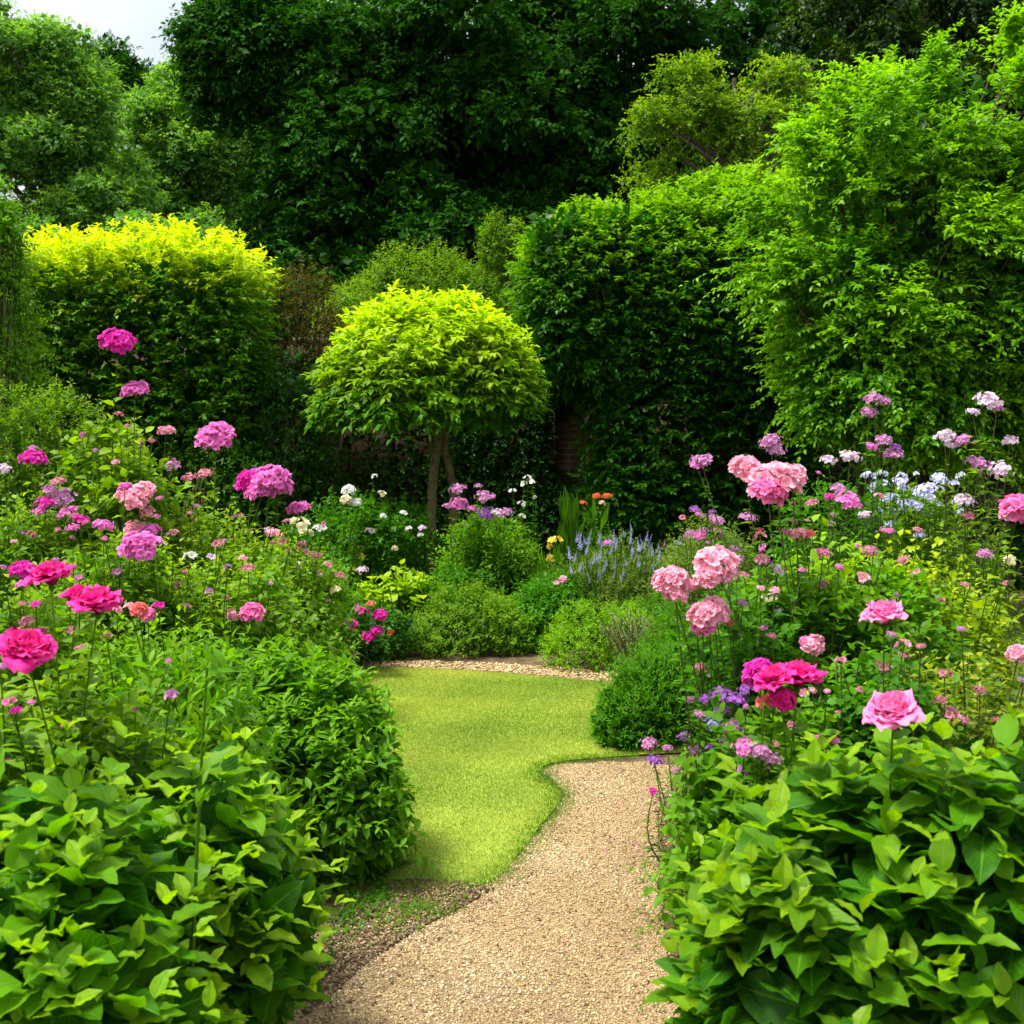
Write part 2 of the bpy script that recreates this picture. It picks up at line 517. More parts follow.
def lump(u, seed, amp):
    a_ = np.array([[2.1, 3.3, 1.7], [5.1, -2.4, 4.2], [-3.7, 6.1, 2.9], [9.1, 7.3, -8.2]])
    s = 0
    for i, k in enumerate(a_):
        s = s + np.sin(u @ k + seed * (i + 1.3)) / (1 + i * .5)
    return 1 + amp * s / 2


def sample_blob(n, c, r, p=2., seed=0., amp=.06, depth=(0.9, 1.0), low=-0.6, back=.35):
    """points on a super-ellipsoid shell with outward normals"""
    c = np.asarray(c, float); r = np.asarray(r, float)
    if p > 2.4:
        ar = np.array([r[1] * r[2], r[0] * r[2], r[0] * r[1]]); ar = ar / ar.sum()
        ax = rng.choice(3, n, p=ar)
        u = rng.uniform(-1, 1, (n, 3))
        u[np.arange(n), ax] = rng.choice([-1, 1], n)
    else:
        u = unit(rng.normal(size=(n, 3)))
    s = np.sum(np.abs(u) ** p, 1) ** (-1 / p)
    u = u * s[:, None]
    nor = unit(np.sign(u) * np.abs(u) ** (p - 1) / r)
    keep = (u[:, 2] > low) & ((nor[:, 1] < .25) | (rng.uniform(size=n) < back))
    u, nor = u[keep], nor[keep]
    k = lump(u * r / r.mean(), seed, amp) * rng.uniform(*depth, len(u))
    return c + u * r * k[:, None], nor


def inside(pts, c, r, p, m=.85):
    q = np.abs((pts - np.asarray(c)) / (np.asarray(r) * m))
    return np.sum(q ** p, 1) < 1


def blob_foliage(Lv, blobs, dens, SLn, k, ll, out=.6, upw=.5, rnd=.35, gfun=None, p=2., amp=.06, seed=0., depth=(.9, 1.0), low=-.6, zmin=0.02, back=.35, **kw):
    """shoots over the union of blobs; dens = shoots per m2"""
    for bi, b in enumerate(blobs):
        c, r = b[0], b[1]; pp = b[2] if len(b) > 2 else p
        r = np.asarray(r, float)
        area = 4 * np.pi * ((r[0] * r[1]) ** 1.6 / 3 + (r[0] * r[2]) ** 1.6 / 3 + (r[1] * r[2]) ** 1.6 / 3) ** (1 / 1.6)
        n = int(dens * area) + 3
        pt, no = sample_blob(n, c, r, pp, seed + bi * 1.7, amp, depth, low, back)
        ok = pt[:, 2] > zmin
        for bj, b2 in enumerate(blobs):
            if bj != bi:
                ok &= ~inside(pt, b2[0], b2[1], b2[2] if len(b2) > 2 else p)
        pt, no = pt[ok], no[ok]
        if not len(pt): continue
        D = no * out + np.array([0, 0, upw]) + rng.normal(size=no.shape) * rnd
        SL = SLn * rng.uniform(.6, 1.3, len(pt))
        g = gfun(pt, no) if gfun else rng.uniform(-.12, .12)
        kb = dict(kw); kb['vshift'] = kb.get('vshift', 0) + rng.uniform(-.3, .25)
        shoots(Lv, pt - unit(D) * SL[:, None] * .5, D, SL, k, ll, g=g, **kb)


def inner_fill(Lv, blobs, n_per, ll, p=2.):  # added filling that keeps the inside of crowns dark
    """larger leaves added inside a crown to block light, in the darker tints"""
    for b in blobs:
        c, r = np.asarray(b[0], float), np.asarray(b[1], float)
        pp = b[2] if len(b) > 2 else p
        n = n_per
        u = unit(rng.normal(size=(n, 3)))
        if pp > 2.4: u = rng.uniform(-1, 1, (n, 3)); u = u / np.max(np.abs(u), axis=1, keepdims=True) * .97
        s = rng.uniform(.55, .86, n)
        pts = c + u * r * s[:, None]
        pts = pts[pts[:, 2] > .02]
        m = len(pts)
        Lv.add(pts, rng.normal(size=(m, 3)), rng.normal(size=(m, 3)), ll * rng.uniform(.8, 1.4, m), ll * .8, .2, .2, rng.uniform(0, .4, m), 0)


# ---------------------------------------------------------------- flowers
def rose_mesh(name, seed, petals=58, flat=1.0, ruffle=.075, res=7):
    """a full double rose, radius 1"""
    r_ = np.random.default_rng(seed)
    V, Q, vv, gg = [], [], [], []
    cnt = 0
    for i in range(petals):
        f = (i + .5) / petals                                  # 0 inner .. 1 outer
        th = i * 2.39996 + r_.normal() * .25
        opn = R(8 + 74 * f ** 0.75 + r_.normal() * 9)
        size = (.46 + .56 * f ** .7) * r_.uniform(.88, 1.1)
        wid = size * r_.uniform(.50, .68) * (1 - .15 * (1 - f))
        r0 = .02 + .10 * f
        pv = r_.uniform(0, 1); ph = r_.uniform(0, 6)
        er = np.array([math.cos(th), math.sin(th), 0]); et = np.array([-math.sin(th), math.cos(th), 0])
        ez = np.array([0, 0, 1.])
        for a_ in range(res + 1):
            t = a_ / res
            ang = opn * (.45 + .75 * t)
            rad0 = r0 + size * (t * .92) * math.sin(opn * (.55 + .35 * t))
            hh = size * t * math.cos(ang * .8) * flat * 1.2 + .12 * (1 - f)
            wprof = (.16 + .84 * (1 - (1 - t) ** 2.6)) * math.sqrt(1 - .82 * t ** 5)
            for b_ in range(res + 1):
                s = b_ / res * 2 - 1
                cup = (1 - s * s)
                rad = rad0 * (1 - .16 * t * s ** 2)
                rr = rad - (1 - cup) * wid * .35 * (1 - .5 * f)
                rp = ruffle * t * t * math.sin(s * 5 + ph) + ruffle * .5 * t * math.sin(s * 11 + ph * 2)
                edge = -.05 * f * t * t * abs(s) ** 2
                notch = -.05 * t ** 3 * cup * r_.uniform(.5, 1)
                V.append(er * (rr + notch) + et * wid * wprof * s + ez * (hh + rp + edge))
                vv.append(pv); gg.append(min(1, .15 + t * .9))
        for a_ in range(res):
            for b_ in range(res):
                k = cnt + a_ * (res + 1) + b_
                Q.append((k, k + 1, k + res + 2, k + res + 1))
        cnt += (res + 1) ** 2
    V = np.array(V)
    V[:, 2] -= .15
    V /= np.percentile(np.linalg.norm(V[:, :2], axis=1), 97)
    return mesh_np(name, V, np.array(Q), {'v': vv, 'g': gg}, smooth=True)


def sepal_mesh(name):
    V, T_ = [], []
    for i in range(6):
        a_ = i * math.pi / 3
        er = np.array([math.cos(a_), math.sin(a_), 0]); et = np.array([-er[1], er[0], 0])
        b = len(V)
        V += [er * .05 + et * .07 + [0, 0, -.32], er * .05 - et * .07 + [0, 0, -.32], er * .34 + et * .1 + [0, 0, -.22], er * .34 - et * .1 + [0, 0, -.22], er * .7 + [0, 0, -.2]]
        T_ += [(b, b + 1, b + 3), (b, b + 3, b + 2), (b + 2, b + 3, b + 4)]
    # hip under the flower
    b = len(V)
    for j, (rr, z) in enumerate([(.04, -.62), (.13, -.5), (.15, -.38), (.08, -.25)]):
        for k in range(8): V.append([rr * math.cos(k * math.pi / 4), rr * math.sin(k * math.pi / 4), z])
    for j in range(3):
        for k in range(8):
            A, B_, C_, D_ = b + j * 8 + k, b + j * 8 + (k + 1) % 8, b + (j + 1) * 8 + (k + 1) % 8, b + (j + 1) * 8 + k
            T_ += [(A, B_, C_), (A, C_, D_)]
    V = np.array(V)
    return mesh_np(name, V, np.array(T_), {'v': np.full(len(V), .4), 'g': np.zeros(len(V))}, smooth=True)


def head_mesh(name, seed, florets=60, flat=.55, fr=.22, petals=5, double=False, ragged=.12):
    """domed cluster of small florets, radius 1"""
    r_ = np.random.default_rng(seed)
    V, T_, vv, gg = [], [], [], []
    for i in range(florets):
        z = 1 - (i + .5) / florets * 1.25
        th = i * 2.39996 + r_.normal() * .2
        rr = math.sqrt(max(0, 1 - z * z))
        d = np.array([rr * math.cos(th), rr * math.sin(th), z]) + r_.normal(size=3) * .1
        d /= np.linalg.norm(d)
        c = d * np.array([1, 1, flat]) * r_.uniform(1 - ragged * 2.2, 1 + ragged) * .85
        nrm = d + np.array([0, 0, .4]) + r_.normal(size=3) * .25; nrm /= np.linalg.norm(nrm)
        u = np.cross(nrm, r_.normal(size=3)); u /= np.linalg.norm(u); w_ = np.cross(nrm, u)
        v0 = r_.uniform(0, 1)
        np_ = petals * (2 if double else 1)
        for k in range(np_):
            a_ = k * 2 * math.pi / petals + (.6 if k >= petals else 0)
            lift = .25 + (.35 if k >= petals else 0) + r_.uniform(-.1, .2)
            s = fr * r_.uniform(.85, 1.15) * (.75 if k >= petals else 1)
            er = u * math.cos(a_) + w_ * math.sin(a_); et = -u * math.sin(a_) + w_ * math.cos(a_)
            b = len(V)
            V += [c, c + er * s * .62 + et * s * .42 + nrm * s * lift, c + er * s + nrm * s * lift * 1.1, c + er * s * .62 - et * s * .42 + nrm * s * lift]
            T_ += [(b, b + 3, b + 2), (b, b + 2, b + 1)]
            vv += [v0] * 4; gg += [0, .8, 1, .8]
    V = np.array(V)
    return mesh_np(name, V, np.array(T_), {'v': vv, 'g': gg})


def spike_mesh(name, seed, n=36, slim=.16):
    """a slender spike of small flowers, height 1"""
    r_ = np.random.default_rng(seed)
    V, T_, vv, gg = [], [], [], []
    for i in range(n):
        z = (i + .5) / n
        th = i * 2.4
        rad = slim * (1 - .75 * z)
        d = np.array([math.cos(th), math.sin(th), .5]); d /= np.linalg.norm(d)
        c = np.array([0, 0, z])
        s = rad * r_.uniform(.7, 1.2)
        et = np.array([-math.sin(th), math.cos(th), 0])
        b = len(V)
        V += [c, c + d * s * .7 + et * s * .45, c + d * s * 1.1, c + d * s * .7 - et * s * .45]
        T_ += [(b, b + 3, b + 2), (b, b + 2, b + 1)]
        v0 = r_.uniform(0, 1)
        vv += [v0] * 4; gg += [0, .8, 1, .8]
    return mesh_np(name, np.array(V), np.array(T_), {'v': vv, 'g': gg})


PROTO = {}


def proto(kind, col, var):
    key = (kind, col, var)
    if key not in PROTO:
        nm = {'rose': 'rose_bloom', 'small': 'flower', 'head': 'flower_head', 'pom': 'flower_head', 'spike': 'flower_spike', 'mop': 'flower_head'}[kind]
        sd_ = 11 + var * 7
        if kind == 'rose': me = rose_mesh(nm, sd_)
        elif kind == 'small': me = head_mesh(nm, sd_, 3, .3, .95, 5, True, .3)
        elif kind == 'head': me = head_mesh(nm, sd_, 52, .5, .24, 5, False, .3)
        elif kind == 'mop': me = head_mesh(nm, sd_, 62, .82, .36, 5, True, .10)
        elif kind == 'pom': me = head_mesh(nm, sd_, 70, .58, .27, 5, True, .2)
        else: me = spike_mesh(nm, sd_)
        me.materials.append(P[col])
        PROTO[key] = me
    return PROTO[key]


SEPAL = sepal_mesh('sepal')
SEPAL.materials.append(M['stem'])


def bloom(parent, o, px, py, size, kind, col, d, tilt=None):
    """size = width in the photo in px at depth d; o = origin of the plant"""
    p_ = at(px, py, d) - o
    rad = size / F * d / 2
    me = proto(kind, col, int(rng.integers(0, 3)))
    if tilt is None: tilt = (rng.uniform(.05, .5), rng.uniform(-.3, .3))
    ob = link(me.name.split('.')[0], me, None, parent, p_, (tilt[0], tilt[1], rng.uniform(0, 6.28)), rad)
    ob.rotation_mode = 'XYZ'
    # lean the bloom towards the viewer: rotate about world X after a random spin
    if kind == 'rose':
        tilt = (tilt[0] * .6, tilt[1] * .8)
        ob.scale = (rad * .9, rad * .9, rad * .8)
    q = Euler((tilt[0], tilt[1], 0)).to_matrix() @ Euler((0, 0, rng.uniform(0, 6.28))).to_matrix()
    ob.rotation_euler = q.to_euler()
    if kind == 'rose' and size > 30:
        link('sepal', SEPAL, None, ob)
    return p_ + o


# ---------------------------------------------------------------- plant builders
def herb(name, label, cat, px, d, wpx, top, leaf, mat, ll=.05, wr=.5, k=14, n=90, blooms=(), shape=1.0, mode='spiral', incl=60, ry=None, tlo=.25,
         group=None, seg=2, up=.6, gt=.25, droop=.15, lf=1., smat='stem', x=None, spread=.35, curl=.25, uvs=False, across=1, stemr=.004, bleaf=True, stem_n=None, jit=.25, lshape='ovate'):
    """a clump of stems fanning up from the ground, leafy along their length, flowers on stems of their own"""
    cx = gx(px, d) if x is None else x
    dense = n > 60
    top = top - (16 if dense else 4)
    h = gz(top, d)
    rx = wpx / F * d / 2
    ry = ry or min(rx, .5)
    stem_n = stem_n or (max(12, int(n * .3)) if dense else n)
    if dense: n = int(n * 1.2); k = int(k * 1.25); ll = ll * 1.18
    o = np.array([cx, d, 0.])
    t = thing(name, label, cat, o, group)
    # tips: a domed cloud
    a_ = rng.uniform(0, 2 * np.pi, n); rr = np.sqrt(rng.uniform(0, 1, n))
    tip = np.stack([cx + rx * rr * np.cos(a_), d + ry * rr * np.sin(a_), h * (1 - .45 * shape * rr ** 2.5) * rng.uniform(.80, 1.0, n)], 1)
    base = np.stack([cx + rx * rr * spread * np.cos(a_), d + ry * rr * spread * np.sin(a_), np.zeros(n)], 1)
    pts = curve_pts(base, tip, 6, lean=.05)
    Lv = Leaves()
    # leaves along the stems
    kk = k
    ti = tlo + (1 - tlo) * (np.arange(kk) + rng.uniform(0, 1, (n, kk)) * .8) / kk
    ti = np.clip(ti, 0, 1)
    fi = ti * 5; i0 = np.minimum(fi.astype(int), 4); fr = (fi - i0)[..., None]
    ar = np.arange(n)[:, None]
    pos = pts[ar, i0] * (1 - fr) + pts[ar, i0 + 1] * fr
    D = unit(pts[ar, i0 + 1] - pts[ar, i0])
    ph = np.arange(kk)[None] * 2.39996 + rng.uniform(0, 6.28, (n, 1))
    U = unit(np.cross(D, np.array([.3, 1, .1]))); Vv = np.cross(D, U)
    side = U * np.cos(ph)[..., None] + Vv * np.sin(ph)[..., None]
    inc = R(incl) * (1 - .4 * ti ** 4)
    T = D * np.cos(inc)[..., None] + side * np.sin(inc)[..., None] + rng.normal(size=D.shape) * jit
    T[..., 2] -= droop
    Nn = D * (1 - up) + np.array([0, 0, up]) + rng.normal(size=D.shape) * jit
    LL = ll * (1.1 - .5 * ti ** 3) * rng.uniform(.7, 1.3, (n, kk))
    v = np.clip(rng.uniform(0, .5, (n, 1)) + rng.uniform(0, .5, (n, kk)), 0, 1)
    g = np.clip(gt * ti ** 4 * 1.6 + rng.normal(size=(n, kk)) * .08, 0, 1)
    Lv.add(pos.reshape(-1, 3), T.reshape(-1, 3), Nn.reshape(-1, 3), LL.ravel(), (LL * wr).ravel(), (curl * rng.uniform(.2, 1.8, n * kk)), .3, v.ravel(), g.ravel())
    if dense and incl > 30:
        # leafy side shoots that close the clump into uneven masses
        nb = 5 + int(wpx / F * d / .28)
        bl = []
        for i in range(nb):
            aa = rng.uniform(0, 6.28); r1 = math.sqrt(rng.uniform(0, 1)) * .82
            hh = h * (1 - .42 * shape * r1 ** 2.2) * rng.uniform(.82, .98)
            s_ = rng.uniform(.11, .2) * (1 + .3 * rx)
            bl.append(((cx + rx * r1 * math.cos(aa), d + ry * r1 * math.sin(aa), hh - s_ * 1.0), (s_ * 1.15, s_, s_ * 1.1)))
        bl.append(((cx, d, h * .32), (rx * .86, ry * .86, h * .48)))
        blob_foliage(Lv, bl, min(330, .75 / ll ** 2), 2.6 * ll + .03, 9, ll * .95, out=.6, upw=.45, rnd=.45, amp=.16, depth=(.65, 1.06), low=-.7, gtip=gt * .6,
                     wr=wr, incl=incl, up=.75, droop=.15, back=.25, jit=.3, curl=curl)
    blooms = list(blooms)
    if dense and cat in ('rose', 'flowers') and d < 8 and name != 'bellflower':
        # fading and opening flowers scattered through the plant
        for _ in range(8):
            blooms.append((px + rng.uniform(-.5, .5) * wpx, top + rng.uniform(0, 75) * 5 / d, rng.uniform(5, 10) * 5 / max(d, 4), rng.choice(['small', 'head', 'head']),
                           rng.choice(['dusky', 'dusky', 'lilac', 'pale', 'dusky', 'mauve', 'mauve']), d - ry * rng.uniform(.7, 1.1)))
    bpts = []
    for b in blooms:
        bx, by, bs, bk, bc = b[:5]
        bd = b[5] if len(b) > 5 else d - ry * rng.uniform(.55, 1.05)
        pw = bloom(t, o, bx, by, bs, bk, bc, bd)
        if bk == 'spike': pass
        bpts.append(pw)
    if bpts:
        B_ = np.array(bpts)
        B_[:, 2] -= .01
        S_ = np.stack([cx + (B_[:, 0] - cx) * .45 + rng.normal(size=len(B_)) * .02, d + (B_[:, 1] - d) * .4, np.zeros(len(B_))], 1)
        sp = curve_pts(S_, B_, 9, lean=.035)
        tubes('flower_stalk', sp, .0035, .002, M[smat], t, o, 5)
        if bleaf:
            kk = 34
            ti = np.linspace(.3, .94, kk)[None] + rng.normal(size=(len(B_), kk)) * .02
            fi = np.clip(ti, 0, .999) * 8; i0 = fi.astype(int); fr = (fi - i0)[..., None]
            ar = np.arange(len(B_))[:, None]
            pos = sp[ar, i0] * (1 - fr) + sp[ar, i0 + 1] * fr
            ph = np.arange(kk)[None] * 2.4 + rng.uniform(0, 6, (len(B_), 1))
            T = np.stack([np.cos(ph), np.sin(ph), np.full(ph.shape, .25)], -1) + rng.normal(size=pos.shape) * .2
            Nn = np.array([0, 0, 1.]) + rng.normal(size=pos.shape) * .3
            LL = ll * 1.4 * (1.15 - .7 * ti) * rng.uniform(.8, 1.3, ti.shape)
            m_ = ti.size
            Lv.add(pos.reshape(-1, 3), T.reshape(-1, 3), Nn.reshape(-1, 3), LL.ravel(), LL.ravel() * wr, curl, .3, rng.uniform(0, 1, m_), rng.uniform(0, gt, m_))
    Lv.build('foliage', M[mat], t, o, n=seg, uvs=uvs, across=across, shape=lshape)
    sn = stem_n or n
    tubes('stem', pts[:sn], stemr * max(1, d / 5), stemr * .5 * max(1, d / 5), M[smat], t, o, 3)
    return t, o


def mound(name, label, cat, blobs, mat, dens, SL, k, ll, fill=600, fill_ll=None, stems=20, branch='branch', seg=2, group=None, uvs=False, across=1, stemmat='darkstem', leafname='foliage', lshape='ovate', **kw):
    c0 = np.asarray(blobs[0][0], float)
    o = np.array([c0[0], c0[1], 0])
    t = thing(name, label, cat, o, group)
    Lv = Leaves()
    blob_foliage(Lv, blobs, dens, SL, k, ll, **kw)
    if fill: inner_fill(Lv, blobs, fill, fill_ll or ll * 1.6)
    Lv.build(leafname, M[mat], t, o, n=seg, uvs=uvs, across=across, shape=lshape)
    if stems:
        A, B_ = [], []
        for b in blobs:
            c, r = np.asarray(b[0], float), np.asarray(b[1], float)
            for _ in range(stems):
                u = unit(rng.normal(size=3)); u[2] = abs(u[2])
                B_.append(c + u * r * .82)
                A.append([o[0] + (c[0] - o[0]) * .7 + rng.normal() * .06, o[1] + (c[1] - o[1]) * .7 + rng.normal() * .06, 0])
        pts = curve_pts(np.array(A), np.array(B_), 7, lean=.04)
        rr = .006 + .004 * max(blobs[0][1])
        tubes(branch, pts, rr * 1.6, rr * .5, M[stemmat], t, o, 5)
    return t, o


def tree(name, label, env, mat, nclump, cr_, dens, SL, k, ll, base, trunk_r=.3, group=None, limbs=14, seg=2, fill=120, trunkmat='bark', low=-.55, cat='tree', gfun=None, ctop=.3, sq=.75, **kw):
    """env: ellipsoids (c, r) of the whole crown; the crown is clumps of leafy shoots on limbs from one trunk"""
    base = np.asarray(base, float)
    t = thing(name, label, cat, base, group)
    Lv = Leaves()
    cl = []
    for c, r in env:
        c, r = np.asarray(c, float), np.asarray(r, float)
        n = max(3, int(nclump / len(env)))
        pt, no = sample_blob(n * 2, c, r, 2., rng.uniform(0, 9), .08, (.35, .95), -.8, .3)
        for q in pt[:n]:
            s = cr_ * rng.uniform(.6, 1.3)
            cl.append((q, (s, s, s * sq)))
    kw.setdefault('back', .5)
    for b in cl:
        c, r = np.asarray(b[0]), np.asarray(b[1])
        area = 4 * np.pi * r[0] * r[2]
        n = int(dens * area) + 3
        pt, no = sample_blob(n, c, r, 2., rng.uniform(0, 9), .15, (.6, 1.05), low, kw['back'])
        D = no * kw.get('out', .7) + np.array([0, 0, kw.get('upw', .2)]) + rng.normal(size=no.shape) * kw.get('rnd', .35)
        S = SL * rng.uniform(.6, 1.4, len(pt))
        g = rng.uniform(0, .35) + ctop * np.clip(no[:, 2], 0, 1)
        if gfun: g = gfun(pt, no)
        shoots(Lv, pt - unit(D) * S[:, None] * .5, D, S, k, ll, g=g, **{a_: b_ for a_, b_ in kw.items() if a_ not in ('back', 'out', 'upw', 'rnd')})
    if fill: inner_fill(Lv, cl, fill, ll * 1.5)
    Lv.build('crown', M[mat], t, base, n=seg)
    cz = np.mean([c[2] for c, r in env]); cx_ = np.mean([c[0] for c, r in env]); cy_ = np.mean([c[1] for c, r in env])
    topz = max(c[2] + r[2] * .1 for c, r in env)
    tp = np.array([[base, base + [0, 0, .1 * topz], (base + [cx_, cy_, 0]) / 2 * [1, 1, 0] + [0, 0, .45 * topz], [cx_, cy_, .75 * topz], [cx_, cy_, topz]]])
    tp[0, 1:3, :2] = base[:2] + (np.array([cx_, cy_]) - base[:2]) * np.array([[.02], [.3]])
    tr = tubes('trunk', tp, trunk_r, trunk_r * .2, M[trunkmat], t, base, 10)
    ci = rng.choice(len(cl), min(limbs, len(cl)), replace=False)
    E = np.array([cl[i][0] for i in ci])
    zz = np.clip(E[:, 2] - np.linalg.norm(E[:, :2] - tp[0, 2, :2], axis=1) * .6, base[2] + .2 * topz, topz * .9)
    f_ = zz / topz
    S_ = np.stack([base[0] + (cx_ - base[0]) * np.clip(f_, 0, 1), base[1] + (cy_ - base[1]) * np.clip(f_, 0, 1), zz], 1)
    tl = np.linspace(0, 1, 7)[None, :, None]
    pts = S_[:, None] + (E - S_)[:, None] * tl + np.sin(np.pi * tl) * rng.normal(size=(len(E), 1, 3)) * .12 * cr_
    tubes('limb', pts, trunk_r * .35, trunk_r * .06, M[trunkmat], t, base, 6)
    return t


#@@SETTING
# ================================================================ ground, lawn, path
def in_poly(x, y, poly):
    poly = np.asarray(poly)
    ins = np.zeros(len(x), bool)
    j = len(poly) - 1
    for i in range(len(poly)):
        xi, yi = poly[i]; xj, yj = poly[j]
        c = ((yi > y) != (yj > y)) & (x < (xj - xi) * (y - yi) / (yj - yi + 1e-12) + xi)
        ins ^= c
        j = i
    return ins


def smooth_poly(p, it=2):
    p = np.asarray(p, float)
    for _ in range(it):
        q = np.roll(p, -1, 0)
        p = np.stack([p * .75 + q * .25, p * .25 + q * .75], 1).reshape(-1, 2)
    return p


def sheet(name, poly, z, mat, label=None):
    import bmesh
    bm = bmesh.new()
    vs = [bm.verts.new((float(x), float(y), z)) for x, y in poly]
    f = bm.faces.new(vs)
    if f.normal.z < 0: f.normal_flip()
    bmesh.ops.triangulate(bm, faces=[f])
    me = bpy.data.meshes.new(name)
    bm.to_mesh(me); bm.free()
    o = link(name, me, mat)
    o['kind'] = 'structure'
    return o


sheet('ground', [(-300, -40), (300, -40), (300, 400), (-300, 400)], 0.0, M['soil'])
path_px = [(228, 1024), (258, 985), (312, 952), (388, 917), (470, 893), (505, 872), (525, 848), (550, 820), (566, 800), (560, 786), (541, 773), (552, 765), (620, 762), (670, 764)]
path_l = [(-.90, 1.0), (-.86, 2.2)] + [gp(*q) for q in path_px]
path_r = [gp(740, 775), gp(668, 790), gp(664, 830), gp(662, 880), gp(664, 930), gp(676, 985), gp(690, 1024), (.55, 2.2), (.6, 1.0)]
path_poly = smooth_poly(path_l + path_r, 4)
path_poly = path_poly + rng.normal(size=path_poly.shape) * .007 + .012 * np.stack([np.sin(path_poly[:, 1] * 23), np.sin(path_poly[:, 0] * 31)], 1)
sheet('path', path_poly, .004, M['path'])
lawn_px = [(350, 905), (395, 892), (455, 890), (497, 884), (522, 850), (548, 818), (563, 800), (556, 788), (536, 775), (548, 763), (620, 757), (720, 752)]
lawn_poly = smooth_poly([gp(*q) for q in lawn_px] + [gp(800, 700), gp(720, 690), gp(600, 683), gp(520, 675), gp(440, 670), gp(330, 667), gp(240, 668), gp(240, 760), gp(300, 860)], 2)
sheet('lawn', lawn_poly, .008, M['lawn'])
strip = smooth_poly([gp(230, 667), gp(330, 666), gp(440, 669), gp(520, 674), gp(600, 682), gp(720, 689), gp(820, 698), gp(820, 690), gp(700, 679), gp(600, 672), gp(520, 665), gp(440, 662), gp(330, 661), gp(230, 661)], 1)
sheet('gravel_edging_path', strip, .004, M['path'])


def stones(name, poly, n, s0, s1, mat, z=.004, dist=None, label=None, cat=None, vpow=1.):
    poly = np.asarray(poly)
    lo, hi = poly.min(0), poly.max(0)
    x = rng.uniform(lo[0], hi[0], n); y = rng.uniform(lo[1], hi[1], n)
    k = in_poly(x, y, poly) & (y > 2.6)
    if dist is not None: k &= rng.uniform(size=n) < dist(x, y)
    x, y = x[k], y[k]; m = len(x)
    s = rng.uniform(s0, s1, m) * rng.choice([.6, 1, 1, 1.5], m, p=[.4, .3, .22, .08])
    octv = np.array([[1, 0, 0], [0, 1, 0], [-1, 0, 0], [0, -1, 0], [0, 0, 1], [0, 0, -.6]])
    tri = np.array([[0, 1, 4], [1, 2, 4], [2, 3, 4], [3, 0, 4], [1, 0, 5], [2, 1, 5], [3, 2, 5], [0, 3, 5]])
    V = octv[None] * rng.uniform(.6, 1.25, (m, 6, 1)) * s[:, None, None] * np.array([1, 1, .65])
    an = rng.uniform(0, 6.28, m); ca, sa = np.cos(an)[:, None], np.sin(an)[:, None]
    V = np.stack([V[..., 0] * ca - V[..., 1] * sa, V[..., 0] * sa + V[..., 1] * ca, V[..., 2] + rng.normal(size=(m, 1)) * .3 * np.abs(V[..., 0])], -1)
    V += np.stack([x, y, z + s * .2], 1)[:, None]
    me = mesh_np(name, V.reshape(-1, 3), (np.arange(m)[:, None, None] * 6 + tri[None]).reshape(-1, 3), {'v': np.repeat(np.clip(rng.uniform(0, 1, m) ** vpow * (.86 + .16 * np.sin(x * 4.1 + y * 2.3) * np.sin(y * 3.7 - x * 2) + .10 * np.sin(x * 13 + 2) * np.sin(y * 9)), 0, 1), 6)}, smooth=False)
    o = link(name, me, mat)
    tag(o, label, cat, kind='stuff')
    return o


stones('gravel', path_poly, 260000, .0024, .0052, M['pebble'], label='loose tan gravel covering the curving garden path', cat='gravel', dist=lambda x, y: np.clip(1.25 - (y - 3.3) * .12, .3, 1))
stones('gravel', strip, 16000, .007, .014, M['pebble'], label='thin strip of gravel beyond the lawn', cat='gravel')
soil_poly = smooth_poly([gp(300, 1024), gp(290, 960), gp(340, 900), gp(380, 880), gp(500, 886), gp(470, 905), gp(420, 930), gp(370, 962), gp(330, 1000)], 1)
stones('soil_crumbs', soil_poly, 14000, .003, .009, M['crumb'], z=.009, label='crumbly brown soil at the left edge of the path', cat='soil')
soil_r = smooth_poly([gp(650, 785), gp(760, 775), gp(800, 900), gp(760, 1010), gp(680, 1024), gp(668, 960), gp(656, 880), gp(658, 830)], 1)
stones('soil_crumbs', soil_r, 12000, .003, .008, M['crumb'], z=.006, label='dry crumbly soil along the right edge of the path', cat='soil')


stones('gravel', [gp(250, 1010), gp(320, 925), gp(390, 898), gp(480, 890), gp(420, 925), gp(340, 965)], 5200, .0024, .0052, M['pebble'], z=.012, label='gravel scattered over the soil at the left edge of the path', cat='gravel')
stones('gravel', [gp(654, 800), gp(676, 800), gp(684, 880), gp(700, 1000), gp(672, 1000), gp(658, 900)], 4200, .0024, .0052, M['pebble'], z=.01, label='gravel scattered over the soil at the right edge of the path', cat='gravel')
stones('soil_crumbs', [gp(300, 1024), gp(330, 985), gp(400, 935), gp(480, 900), gp(540, 870), gp(500, 905), gp(430, 950), gp(370, 1010)], 2600, .002, .005, M['crumb'], z=.010, label='soil crumbs trodden into the gravel at left', cat='soil')


